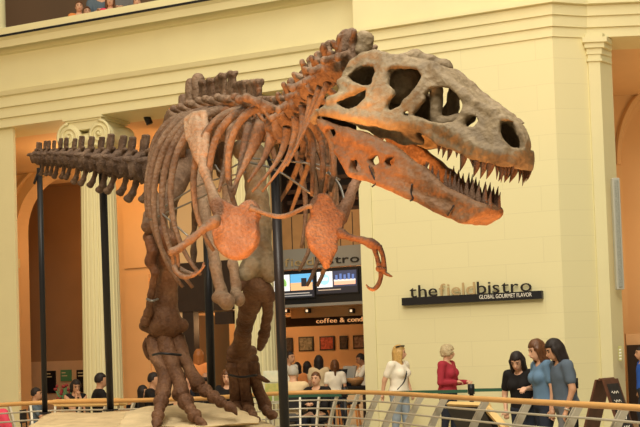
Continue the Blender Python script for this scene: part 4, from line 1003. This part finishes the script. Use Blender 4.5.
def person(px, ytop, Y, face, label, top, bottom, skin='light', hair=('short', 'black'), sit=False, zf=0.0, pos=None, lean=0.0, hyaw=0, hpitch=0, arms=None, sleeve='short', build=1.0, fem=False, h=.02, hands=True, strap=None, extra=None, group=None, Hfix=None, shoes=True):
    p = P(px, ytop, Y) if pos is None else Vector(pos)
    dz = -.42 if sit else 0.0
    H = Hfix or (p.z-zf)/(1.715+dz)*1.7; k = H/1.7
    th = math.radians(face); M = Matrix.Translation((p.x, p.y, zf)) @ Matrix.Rotation(th, 4, 'Z') @ Matrix.Scale(k, 4)
    # keep the head over the measured spot
    M = M @ Matrix.Translation((-(.03+lean*1.0), 0, 0))
    rootp = thing('person', tuple(M @ Vector((0, 0, 0))), label, 'person', group)
    def U(x, y, z): return np.array([x+lean*max(z-.95, 0)/.6, y, z+dz-.12*lean*max(z-1.2, 0)])
    B = build; sk = SKIN[skin]
    hipz = .92+dz
    legs = {}
    for sg in (1, -1):
        if sit: legs[sg] = [np.array([0, sg*.09, .52]), np.array([.42, sg*.11, .50]), np.array([.40, sg*.11, .09])]
        else:
            st_ = .10*sg if not fem else .06*sg
            legs[sg] = [np.array([0, sg*.085, .92]), np.array([.03+st_*.7, sg*.09, .49]), np.array([-.02+st_, sg*.09, .08])]
    A = {}
    arms = arms or {}
    for sg, nm in ((1, 'L'), (-1, 'R')):
        sh = U(0, sg*.175*B, 1.395)
        e, w = arms.get(nm, ((-.03, sg*.22*B, 1.12), (.04, sg*.21*B, .88)))
        A[sg] = [sh, U(*e), U(*w)]
    hc = U(.03, 0, 1.595); nk_ = U(.0, 0, 1.49)
    RH = (Matrix.Rotation(math.radians(hyaw), 3, 'Z') @ Matrix.Rotation(math.radians(hpitch), 3, 'Y'))
    RHn = np.array(RH); hc = nk_+RHn@(np.array([.03, 0, .105]))
    def hd(Q): return (Q-hc)@RHn       # world to head frame
    def torso(Q, g=0):
        f = ell(Q, U(0, 0, .95), (.115*B+g, .165*B+g, .13+g))
        f = smin(f, ell(Q, U(.01, 0, 1.10), (.10*B+g, .138*B+g, .16+g)), .05)
        f = smin(f, ell(Q, U(-.005, 0, 1.27), (.112*B+g, .168*B+g, .17+g)), .05)
        f = smin(f, caps(Q, U(-.01, .15*B, 1.39), U(-.01, -.15*B, 1.39), .06+g, .06+g), .05)
        if fem:
            for sg in (1, -1): f = smin(f, ell(Q, U(.09*B, sg*.07*B, 1.25), (.06+g, .065+g, .065+g)), .03)
        return f
    def armf(Q, sg, g=0, upto=2):
        s_, e, w = A[sg]; f = caps(Q, s_, e, .052*B**.5+g, .04*B**.5+g)
        return f if upto == 1 else smin(f, caps(Q, e, w, .038*B**.5+g, .026+g), .015)
    def legf(Q, g=0):
        f = None
        for sg in (1, -1):
            a, b, c = legs[sg]; d = smin(caps(Q, a, b, .088*B+g, .058+g), caps(Q, b, c, .056+g, .038+g), .03); f = d if f is None else np.minimum(f, d)
        return f
    def headf(Q):
        q = hd(Q); f = ell(q, (0, 0, .012), (.095, .076, .108)); f = smin(f, ell(q, (.03, 0, -.06), (.055, .052, .055)), .03)
        f = smin(f, caps(q, (.088, 0, .005), (.107, 0, -.026), .009, .015), .012)
        q2 = np.stack([q[:, 0], np.abs(q[:, 1]), q[:, 2]], 1)
        f = smin(f, ell(q2, (-.005, .076, -.01), (.02, .012, .032)), .006)
        f = smin(f, ell(q, (.088, 0, -.055), (.014, .024, .012)), .012)
        return smax(f, -ell(q2, (.092, .032, .012), (.014, .017, .010)), .012)
    def body(Q):
        f = torso(Q)
        f = smin(f, legf(Q), .03)
        for sg in (1, -1): f = smin(f, armf(Q, sg), .03)
        f = smin(f, chain(Q, [U(-.01, 0, 1.42), nk_, hc+RHn@np.array([-.01, 0, -.03])], [.062, .052, .052], .02), .03)
        for sg in (1, -1): c = legs[sg][2]; f = smin(f, caps(Q, c-np.array([.02, 0, .04]), c+np.array([.12, 0, -.05]), .036, .03), .02)
        return smin(f, headf(Q), .02)
    allp = np.array([x for sg in (1, -1) for x in A[sg]+legs[sg]]+[hc, U(0, 0, 1)]); lo = allp.min(0)-.24; hi = allp.max(0)+.24; lo[2] = 0.0; hi[2] = hc[2]+.16
    g1 = field(body, lo, hi, h)
    gh = field(headf, hc-.16, hc+.16, .011)
    gs = [g1, gh]
    if hands:
        for sg in (1, -1):
            e, w = A[sg][1], A[sg][2]; d = (w-e)/np.linalg.norm(w-e); s_ = np.cross(d, np.array([0, 0, 1.0])); s_ = s_/max(np.linalg.norm(s_), 1e-6) if np.linalg.norm(s_) > .1 else np.array([1.0, 0, 0])
            gs.append(field(lambda Q: hand_fn(Q, w, d, s_, .7, sg), w-.2, w+.2, .0085 if h < .021 else .012))
    tw = lambda g: ([M @ Vector(v) for v in g[0]], g[1])
    o = obj('body', tw(join(*gs)), sk, rootp, True)
    def shirt(Q):
        z = Q[:, 2]-dz; f = torso(Q, .016)
        if sleeve != 'none':
            for sg in (1, -1):
                if sleeve == 'long': d = armf(Q, sg, .014)
                else:
                    s_, e, w = A[sg]; d = caps(Q, s_, s_+(e-s_)*.62, .053*B**.5+.012, .046*B**.5+.016)
                f = smin(f, d, .02)
        f = smax(f, -(np.linalg.norm(Q-U(.055, 0, 1.47), axis=1)-.085), .01)
        f = smax(f, (.86 if not sit else .88)-z, .01)
        return f+wob(Q, 26, .003)
    obj('shirt', tw(field(shirt, lo+.02, hi, max(h*.85, .015))), top, rootp, True)
    def trous(Q):
        z = Q[:, 2]; f = smin(ell(Q, U(0, 0, .93), (.12*B+.012, .168*B+.012, .13)), legf(Q, .014), .03)
        f = smax(f, z-(.97+dz), .01)
        return smax(f, .10-z, .01)+wob(Q, 22, .003)
    obj('trousers', tw(field(trous, lo, (hi[0], hi[1], 1.05), max(h, .018))), bottom, rootp, True)
    if shoes:
        for sg in (1, -1):
            c = legs[sg][2]; obj('shoe', tw(field(lambda Q: smax(caps(Q, c-np.array([.03, 0, .035]), c+np.array([.14, 0, -.04]), .05, .042), .004-Q[:, 2], .005), c-.25, c+.25, .02)), m_shoe, rootp, True)
    sty, hcol = hair
    def hairf(Q):
        q = hd(Q); q2 = np.stack([q[:, 0], np.abs(q[:, 1]), q[:, 2]], 1); r = .013 if sty in ('short', 'bald') else .022
        if sty == 'curly': r = .034
        f = ell(q, (-.012, 0, .022), (.092+r, .076+r, .104+r))
        low = {'short': -.03, 'curly': -.06, 'bald': -.03}.get(sty, -.09)
        f = smax(f, low-q[:, 2]+np.clip(q[:, 0]+.02, -1, 1)*0, .015)
        if sty in ('long', 'mid', 'tail'):
            ln = {'long': .30, 'mid': .15, 'tail': .08}[sty]
            f = smin(f, caps(q2, (-.05, .045, .0), (-.06, .06, -ln), .055, .045), .03); f = smin(f, caps(q, (-.07, 0, 0), (-.085, 0, -ln), .06, .05), .03)
            if sty in ('long', 'mid'): f = smin(f, caps(q2, (.02, .078, .02), (.01, .085, -ln*.85), .03, .028), .02)
            if sty == 'tail': f = smin(f, chain(q, [(-.11, 0, .03), (-.15, 0, -.04), (-.14, 0, -.22)], [.035, .035, .02], .02), .02)
        face = np.maximum(np.maximum(.028-q[:, 0], q[:, 2]-.058), np.abs(q[:, 1])-.066) if sty != 'short' else np.maximum(.02-q[:, 0], q[:, 2]-.055)
        f = smax(f, -face, .015)
        if sty == 'bald': f = smax(f, q[:, 2]-.04, .01)
        return f+(wob(Q, 60, .008) if sty == 'curly' else wob(Q*np.array([1, 1, .25]), 70, .003))
    obj('hair', tw(field(hairf, hc-np.array([.28, .22, .48]), hc+np.array([.2, .22, .2]), .012)), HAIR[hcol], rootp, True)
    def loc(x, y, z): return hc+RHn@np.array([x, y, z])
    for sg in (1, -1):
        obj('eye', tw(field(lambda Q: ell((Q-loc(.083, sg*.031, .012))@RHn, (0, 0, 0), (.010, .014, .007)), loc(.083, sg*.031, .012)-.03, loc(.083, sg*.031, .012)+.03, .006)), m_eye, rootp, True)
        obj('eyebrow', tube([M @ Vector(loc(.092, sg*.015, .032)), M @ Vector(loc(.090, sg*.032, .037)), M @ Vector(loc(.078, sg*.052, .031))], .0045*k, 5), HAIR[hcol], rootp, True)
    obj('mouth', tw(field(lambda Q: ell((Q-loc(.094, 0, -.056))@RHn, (0, 0, 0), (.011, .025, .008)), loc(.094, 0, -.056)-.04, loc(.094, 0, -.056)+.04, .006)), m_lip, rootp, True)
    if strap is not None:
        gz = [U(-.06, -.1, 1.43), U(.03, -.09, 1.44), U(.15, -.02, 1.28), U(.145, .05, 1.12), U(.07, .165, .98)] if strap == 'L' else [U(-.06, .1, 1.43), U(.03, .09, 1.44), U(.15, .02, 1.28), U(.145, -.05, 1.12), U(.08, -.17, .98)]
        obj('bag_strap', tube([M @ Vector(q) for q in catmull(gz, 5)], .011*k, 6), m_black, rootp, True)
    return rootp, M, U, k
jeans = CL('pale_jeans', (.30, .36, .42)); navy = CL('navy_trousers', (.03, .035, .05)); blackc = CL('black_cotton', (.018, .016, .016)); white = CL('white_cotton', (.86, .80, .66))
redc = CL('red_knit', (.40, .04, .06)); teal = CL('blue_denim_shirt', (.13, .22, .33)); slate = CL('slate_tshirt', (.10, .13, .17)); grey = CL('grey_trousers', (.16, .16, .16)); orange = CL('orange_top', (.72, .26, .08)); blue = CL('bright_blue', (.03, .10, .45)); pink = CL('pink_cotton', (.72, .08, .14)); cream = CL('cream_cotton', (.75, .58, .34)); greyb = CL('grey_blue', (.12, .16, .20))
# the two women by the cream wall
_, M, U, k = person(399, 346, 20.4, -38, 'blond woman in a white t-shirt with a black bag strap walking right', white, jeans, 'light', ('long', 'blond'), build=1.22, fem=True, strap='R', arms={'R': ((-.12, -.25, 1.14), (-.17, -.25, .92)), 'L': ((.0, .24, 1.12), (.10, .22, .92))}, hyaw=34)
obj('sunglasses', tube([M @ Vector(U(*q)) for q in ((.02, -.09, 1.70), (.10, -.055, 1.715), (.115, 0, 1.715), (.10, .055, 1.715), (.02, .09, 1.70))], .012, 6), m_black, _, True)
_, M, U, k = person(447.5, 346, 20.3, -28, 'curly grey blond woman in a red top holding her hands out', redc, navy, 'light', ('curly', 'grey'), build=1.22, fem=True, sleeve='long', arms={'R': ((-.02, -.25, 1.10), (.21, -.13, 1.10)), 'L': ((.06, .24, 1.08), (.33, .06, 1.09))}, hyaw=24)
# the three at the railing
person(517, 350.5, 14.9, -128, 'woman with long black hair in a black t-shirt looking down at the railing', blackc, navy, 'light', ('long', 'black'), build=1.08, fem=True, lean=.10, hpitch=28, hyaw=10, arms={'R': ((.0, -.27, 1.12), (.10, -.22, .92)), 'L': ((.02, .25, 1.12), (.18, .16, .98))})
person(538, 339.5, 14.55, 196, 'brown haired woman in a blue shirt standing between the other two', teal, navy, 'light', ('mid', 'brown'), fem=True, build=.98, lean=.03, hpitch=16, sleeve='short', arms={'L': ((-.01, .22, 1.12), (.02, .2, .86)), 'R': ((.02, -.22, 1.13), (.2, -.08, 1.12))})
_, M, U, k = person(556, 338.5, 14.15, 190, 'black haired man in a grey blue t-shirt leaning to look down', slate, grey, 'mid', ('mid', 'black'), build=1.12, lean=.07, hpitch=20, arms={'L': ((.0, .25, 1.12), (.10, .22, .86)), 'R': ((.02, -.25, 1.12), (.1, -.2, .88))})
obj('wristwatch', tube([M @ Vector(U(.085, .225, .895)), M @ Vector(U(.09, .224, .88))], .036*k, 12), m_steel, _, True)
person(640.5, 347, 20.6, 180, 'person in a bright blue shirt at the right edge by the dark doorway', blue, navy, 'mid', ('short', 'black'), h=.024)
# ---- cafe chairs
m_chair = mat('cafe_chair_black', (.02, .02, .022), .45); m_stool = mat('stool_orange_wood', (.55, .22, .06), .5)
def chair(x, y, face, label, mm=m_chair, sz=.45):
    c = thing('cafe_chair', (x, y, 0), label, 'chair', 'cafe chairs'); M = Matrix.Translation((x, y, 0)) @ Matrix.Rotation(math.radians(face), 4, 'Z')
    T = lambda g: ([M @ Vector(v) for v in g[0]], g[1])
    obj('seat', T(bevbox((-.2, -.2, sz-.04), (.22, .2, sz-.005), .01)), mm, c); obj('backrest', T(bevbox((-.235, -.2, sz+.18), (-.205, .2, sz+.42), .01)), mm, c)
    for a in (-.19, .19):
        for b in (-.18, .18): obj('leg', T(tube([(a*1.1, b*1.1, 0), (a, b, sz-.03)], .015, 6)), mm, c)
        obj('back_post', T(tube([(-.2, a*.95, sz-.02), (-.222, a*.95, sz+.42)], .014, 6)), mm, c)
    return c
def seated(px, ytop, Y, face, label, top, bottom, clabel, **kw):
    r = person(px, ytop, Y, face, label, top, bottom, sit=True, h=.026, **kw); l = WL[r[0].name]; k = r[3]
    chair(l.x, l.y, face, clabel, sz=.43*k)
    return r
fore = {'R': ((.18, -.2, 1.12), (.34, -.06, 1.16)), 'L': ((.18, .2, 1.12), (.34, .06, 1.16))}
chin = {'R': ((.26, -.12, 1.10), (.17, -.03, 1.42)), 'L': ((.26, .12, 1.10), (.17, .03, 1.42))}
seated(36.5, 388, 21.4, 0, 'dark haired boy in a grey blue shirt seated beyond the railing beside the leftmost pole', greyb, navy, 'cafe chair under the boy in grey blue', skin='mid', arms=fore)
seated(75.5, 380, 22.6, -62, 'dark haired woman resting her chin on her hands between two poles', blackc, navy, 'cafe chair under the woman resting her chin', skin='mid', hair=('tail', 'black'), arms=chin, fem=True, sleeve='none', hpitch=12)
seated(101, 373.5, 21.8, 20, 'black haired man in a black t-shirt seated by the fluted column', blackc, navy, 'cafe chair under the man in the black t-shirt', skin='mid', arms={'L': ((.1, .24, 1.1), (.34, .2, 1.08)), 'R': ((.14, -.22, 1.08), (.36, -.18, 1.08))}, build=1.1)
seated(154, 373, 21.6, -8, 'dark haired man in a black jacket seated left of the front foot', blackc, navy, 'cafe chair under the man in the black jacket', skin='mid', arms=fore, sleeve='long', build=1.1)
seated(143, 386, 22.6, -20, 'person in dark clothes bent low behind the man in the black jacket', blackc, navy, 'cafe chair under the person bent low', skin='mid', arms=fore, hair=('mid', 'black'))
person(198.5, 350, 24.6, 95, 'red haired person in an orange top standing in the side doorway', orange, navy, 'light', ('mid', 'red'), h=.026)
seated(206, 372.5, 22.0, 60, 'man with cropped dark hair seated with his back turned below the orange top', blackc, navy, 'cafe chair under the man with cropped hair', skin='brown', hair=('bald', 'black'), arms=fore)
seated(227, 370, 21.8, -95, 'girl with long brown hair seated between the two hind feet', blackc, navy, 'cafe chair under the girl with long brown hair', skin='light', hair=('long', 'brown'), arms=fore, fem=True, hpitch=8)
seated(271, 351, 24.3, -60, 'dark haired person standing high behind the reading easel', white, navy, 'cafe chair by the easel', skin='mid', arms=fore) if False else None
person(290, 352, 24.4, -40, 'black haired person in a white shirt partly behind the thick pole', white, navy, 'mid', ('short', 'black'), h=.026)
seated(293, 366, 21.6, 80, 'silver haired person in a cream shirt seated right of the thick pole', cream, grey, 'cafe chair under the silver haired person', skin='light', hair=('short', 'silver'), arms=fore, build=1.1)
person(297, 363, 25.6, 90, 'person with a red collar facing the counter, left of another like it', orange, redc, 'mid', ('mid', 'black'), h=.026)
person(307, 362, 25.8, 85, 'person with dark hair and an orange top second from the thick pole at the counter', cream, redc, 'mid', ('mid', 'black'), h=.026)
seated(315.5, 372.5, 21.4, -110, 'man with short brown hair in a black sweater leaning on the table by the railing', blackc, navy, 'cafe chair under the man in the black sweater', skin='light', hair=('short', 'brown'), arms=fore, sleeve='long', build=1.15)
person(318.5, 356, 25.0, 95, 'dark curly haired woman with her back turned at the cafe counter', cream, navy, 'mid', ('long', 'black'), h=.026, fem=True)
person(334.5, 360.5, 24.0, 92, 'woman with a pony tail in a white t-shirt facing the cafe counter', white, navy, 'mid', ('tail', 'brown'), h=.024, fem=True)
person(361.5, 353.5, 25.3, 190, 'cafe worker with short black hair behind the counter at the cream wall', white, navy, 'brown', ('short', 'black'), h=.026, arms=fore, hpitch=15)
# ---- coat over a chair back at the left edge
cp = P(3, 404.5, 20.2); chair(cp.x, cp.y+.05, 20, 'empty cafe chair with a pink coat at the left edge')
ct = obj('coat', field(lambda Q: smin(sbox(Q, (cp.x-.1, cp.y+.0, .62), (.17, .12, .26), .08), caps(Q, (cp.x+.02, cp.y-.06, .78), (cp.x+.16, cp.y-.1, .45), .09, .06), .05)+wob(Q, 14, .012), (cp.x-.4, cp.y-.3, .28), (cp.x+.4, cp.y+.3, 1.0), .025), pink, None, True)
tag(ct, 'bright pink and red coat hung on a chair at the left edge', 'coat')
# ---- tables
m_table = mat('cafe_table', (.30, .18, .09), .4)
def table(px, Y, label, r=.38):
    q = P(px, 385, Y); t = thing('cafe_table', (q.x, q.y, 0), label, 'table', 'round cafe tables')
    obj('tabletop', lathe([(r-.01, .70), (r, .71), (r, .735), (r-.01, .74)], 28, (q.x, q.y, 0)), m_table, t, True); obj('column', lathe([(.035, .02), (.03, .70)], 12, (q.x, q.y, 0)), m_black, t, True); obj('base', lathe([(.25, 0), (.24, .02), (.04, .05)], 20, (q.x, q.y, 0)), m_black, t, True)
    return q
q1 = table(52, 21.9, 'round cafe table between the boy and the woman resting her chin'); table(129, 21.9, 'round cafe table right of the fluted column'); table(170, 21.9, 'round cafe table in front of the man in the black jacket'); table(216, 22.9, 'round cafe table between the seated man and the girl'); table(304, 22.3, 'round cafe table right of the thick pole')
# potted flowers
darkred = mat('petal_dark_red', (.22, .02, .02), .6)
fp = P(66, 392, 23.8)
pt = thing('potted_plant', (fp.x, fp.y, 0), 'tall planter of dark red flowers behind the woman resting her chin', 'plant')
obj('pot', lathe([(.16, 0), (.22, .7), (.2, .72)], 16, (fp.x, fp.y, 0)), m_dwood, pt, True)
for i in range(26):
    a = random.uniform(0, 6.28); r = random.uniform(.05, .24); e = Vector((fp.x+r*math.cos(a), fp.y+r*math.sin(a), random.uniform(.9, 1.2)))
    obj('stem', tube([(fp.x, fp.y, .68), tuple(e)], .008, 5), m_green, pt)
    obj('flower', field(lambda Q: np.linalg.norm(Q-np.array(tuple(e)), axis=1)-.032+wob(Q, 80, .008), e-Vector((.05,)*3), e+Vector((.05,)*3), .015), darkred, pt, True)
# ---- cafe counter and things on it
ca = P(312, 386, 24.7); cb_ = P(372, 386, 24.0); cdir = (cb_-ca); cdir.z = 0; cl_ = cdir.length; cdir.normalize()
cm = (ca+cb_)/2; ct_ = thing('cafe_counter', (cm.x, cm.y, 0), 'long black cafe counter under the framed pictures', 'counter')
zc_ = .97
obj('body', orbox(cm, cdir, cl_/2, .3, 0, zc_-.05), m_dark, ct_); obj('worktop', orbox(cm, cdir, cl_/2+.04, .34, zc_-.05, zc_), m_black, ct_)
obj('front_panel', orbox(cm-Vector((-cdir.y, cdir.x, 0))*.31, cdir, cl_/2-.05, .012, .08, zc_-.12), m_tan, ct_)
def on(px): q = P(px, 385, 24.4); return ca+cdir*((q-ca).dot(cdir))
q = on(351); cr = thing('cash_register', (q.x, q.y, zc_), 'black cash register with a tilted screen on the counter', 'register')
obj('body', orbox(q, cdir, .16, .16, zc_, zc_+.12), m_black, cr); V, F = orbox(q, cdir, .15, .02, zc_+.12, zc_+.40)
obj('screen', ([v+Vector((-cdir.y, cdir.x, 0))*(v.z-zc_-.12)*.5 for v in V], F), m_grey, cr)
q = on(360); bk = thing('basket', (q.x, q.y, zc_), 'shallow tan basket on the counter beside the register', 'basket')
obj('bowl', lathe([(.12, 0), (.19, .1), (.2, .16), (.18, .16), (.11, .03)], 18, (q.x, q.y, zc_)), m_wood, bk, True)
for j in range(4):
    e = Vector((q.x+.09*math.cos(j*1.6), q.y+.09*math.sin(j*1.6), zc_+.12)); tag(obj('bread_roll', field(lambda Q: ell(Q, tuple(e), (.075, .05, .045)), e-Vector((.09,)*3), e+Vector((.09,)*3), .02), m_board, None, True), 'golden bread roll piled in the basket on the counter', 'bread', 'rolls in the basket')
q = on(341); em = thing('coffee_machine', (q.x, q.y, zc_), 'dark coffee machine on the counter left of the register', 'coffee machine')
obj('body', orbox(q, cdir, .14, .18, zc_+.16, zc_+.34), m_black, em); obj('base', orbox(q, cdir, .14, .18, zc_, zc_+.05), m_black, em)
for sg in (-1, 1): obj('column', orbox(q+cdir*sg*.1, cdir, .03, .12, zc_+.05, zc_+.16), m_steel, em)
for j, px in enumerate((326, 331)):
    q = on(px); cu = tag(obj('cup', lathe([(.03, 0), (.045, .12), (.04, .12), (.027, .01)], 14, (q.x, q.y, zc_)), m_txtw, None, True), ['white paper cup on the counter, left one', 'white paper cup on the counter nearer the coffee machine'][j], 'cup', 'cups on the counter')
# stools in front of the counter
for j, (px, Y) in enumerate(((324, 23.2), (333, 23.0), (352, 22.8))):
    q = P(px, 390, Y); s_ = thing('bar_stool', (q.x, q.y, 0), ['orange wooden bar stool, leftmost behind the railing by the counter', 'orange wooden bar stool, middle one behind the railing', 'orange wooden bar stool nearest the cream wall'][j], 'stool', 'stools at the cafe counter')
    obj('seat', lathe([(.15, .66), (.16, .68), (.15, .70)], 16, (q.x, q.y, 0)), m_black, s_, True)
    for i in range(4): a = i*PI/2+.5; obj('leg', tube([(q.x+.2*math.cos(a), q.y+.2*math.sin(a), 0), (q.x+.11*math.cos(a), q.y+.11*math.sin(a), .67)], .022, 6), m_stool, s_)
    obj('footrest', tube([(q.x+.165*math.cos(a), q.y+.165*math.sin(a), .25) for a in np.linspace(0, 2*PI, 20)], .012, 6), m_steel, s_)
# ---- easel with landscape pictures
e0, e1 = P(263, 371, 20.6), P(281.5, 371, 20.6); eb = P(272, 408, 20.6)
es = thing('easel_sign', ((e0.x+e1.x)/2, 20.6, 0), 'white framed easel sign with green landscape pictures by the thick pole', 'sign')
zt1, zb1_ = e0.z, max(P(272, 404, 20.6).z, .7)
obj('board', bevbox((e0.x, 20.58, zb1_), (e1.x, 20.62, zt1), .008), mat('pale_green_frame', (.62, .62, .48), .5), es)
for k, (u0, u1, v0, v1, c1, c2) in enumerate(((.08, .92, .34, .62, (.25, .35, .10), (.60, .50, .15)), (.08, .92, .66, .93, (.55, .60, .45), (.75, .70, .5)), (.08, .45, .08, .30, (.15, .25, .05), (.5, .45, .1)), (.55, .92, .08, .30, (.35, .3, .1), (.2, .3, .12)))):
    obj('picture', box((e0.x+(e1.x-e0.x)*u0, 20.565, zb1_+(zt1-zb1_)*v0), (e0.x+(e1.x-e0.x)*u1, 20.58, zb1_+(zt1-zb1_)*v1)), mat('landscape_%d' % k, c1, .5, col2=c2, scale=9), es)
for x in (e0.x+.03, e1.x-.03): obj('leg', tube([(x, 20.6, zb1_+.02), (x, 20.55, 0)], .014, 6), m_steel, es)
obj('leg', tube([((e0.x+e1.x)/2, 20.63, zt1-.1), ((e0.x+e1.x)/2, 21.05, 0)], .014, 6), m_steel, es)
# ---- balcony visitors
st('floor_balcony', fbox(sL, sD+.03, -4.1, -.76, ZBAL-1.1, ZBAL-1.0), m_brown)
zfb = ZBAL-1.0
for px, y, face, lab, t_, hr, extra in ((79, 1.5, -75, 'child with short dark hair looking over the balcony, leftmost', orange, ('short', 'brown'), {}), (87, 7, -70, 'small child peering over the balcony ledge beside the first child', cream, ('short', 'brown'), {}), (101, -17, -80, 'adult in a grey shirt standing at the balcony ledge', greyb, ('short', 'black'), {}), (110, -4, -85, 'child in a pink top on the balcony between two adults', pink, ('mid', 'brown'), {}), (120, -20, -85, 'adult in dark grey at the balcony ledge, right of the pink top', grey, ('short', 'black'), {}), (137, -3, -80, 'child with arms on the balcony ledge, rightmost', orange, ('short', 'brown'), {})):
    d = ray(px, y); o_ = Vector((0, 0, EYE))-W0; kk = ((-1.1 if px in (79, 110, 137) else (-2.0 if y < -10 else -1.6))-o_.dot(NW))/d.dot(NW); q = Vector((0, 0, EYE))+d*kk
    person(px, y, 0, face, lab, t_, navy, 'light', hr, pos=q, zf=zfb, h=.026, arms=fore)
# ================================================================== light and view
def area(name, loc, target, size, power, col, sy=None):
    l = bpy.data.lights.new(name, 'AREA'); l.energy = power; l.color = col; l.size = size
    if sy: l.shape = 'RECTANGLE'; l.size_y = sy
    o = bpy.data.objects.new(name, l); COL.objects.link(o); o.location = loc
    o.rotation_euler = (Vector(target)-Vector(loc)).to_track_quat('-Z', 'Y').to_euler(); return o
def spot(name, loc, target, power, col, ang=50, blend=.6, r=.15):
    l = bpy.data.lights.new(name, 'SPOT'); l.energy = power; l.color = col; l.spot_size = math.radians(ang); l.spot_blend = blend; l.shadow_soft_size = r
    o = bpy.data.objects.new(name, l); COL.objects.link(o); o.location = loc
    o.rotation_euler = (Vector(target)-Vector(loc)).to_track_quat('-Z', 'Y').to_euler(); return o
def point(name, loc, power, col, r=.15):
    l = bpy.data.lights.new(name, 'POINT'); l.energy = power; l.color = col; l.shadow_soft_size = r
    o = bpy.data.objects.new(name, l); COL.objects.link(o); o.location = loc; return o
area('colonnade_wash', (-10, 13, 8), (-7, 27, 5), 4, 380, (1.0, .55, .20))  # unseen warm lamp added in the hall to tint the left facade
w = bpy.data.worlds.new('world'); S.world = w; w.use_nodes = True
bg = w.node_tree.nodes['Background']; bg.inputs['Color'].default_value = (1.0, .84, .56, 1); bg.inputs['Strength'].default_value = .27
area('skylight', (0, 10, 17), (0, 13, 0), 12, 2150, (1.0, .93, .80), 20)
area('hall_front', (0, 9, 13), (0, 24, 4.0), 14, 560, (1.0, .84, .54))  # unseen area lamp added to brighten the walls, turned towards them
area('key_area', (-1, 3.5, 11), (-.3, 10.5, 2.6), 4, 1250, (1.0, .94, .82))  # added key lamp above the camera side, brightening the skeleton's upper surfaces
OR = (1.0, .39, .10)
spot('uplight', (-1.0, 7.6, .9), (.1, 9.6, 3.0), 1050, OR, 60)
spot('uplight', (1.6, 7.4, .9), (.6, 8.3, 2.9), 420, OR, 50)
spot('uplight', (-2.6, 8.2, 1.0), (-1.1, 11.4, 3.3), 300, OR, 40)
spot('uplight', (.6, 9.2, 1.0), (-.3, 10.6, 3.2), 90, OR, 60)
WARM = (1.0, .55, .24)
point('aisle_lamp', tuple(FW(sc1-2.2, -3.6, 6.0)), 130, WARM, .6)
point('aisle_lamp', tuple(FW((sc1+sc2)/2, -3.8, 6.0)), 130, WARM, .6)
point('aisle_lamp', tuple(FW(cxa+.5, -7.4, 5.0)), 70, WARM, .8)
point('cafe_lamp', tuple(FW((xa+sD)/2, NC-2.2, 3.0)), 110, WARM)
point('cafe_lamp', tuple(FW(cs(205), NC-1.6, 2.4)), 60, WARM)
point('aisle_lamp', tuple(P(735, 230, P590.y+2.2)), 170, WARM, .7)
vs = S.view_settings; vs.view_transform = 'Standard'; vs.look = 'None'; vs.gamma = 1; vs.use_curve_mapping = False; vs.exposure = 0.05
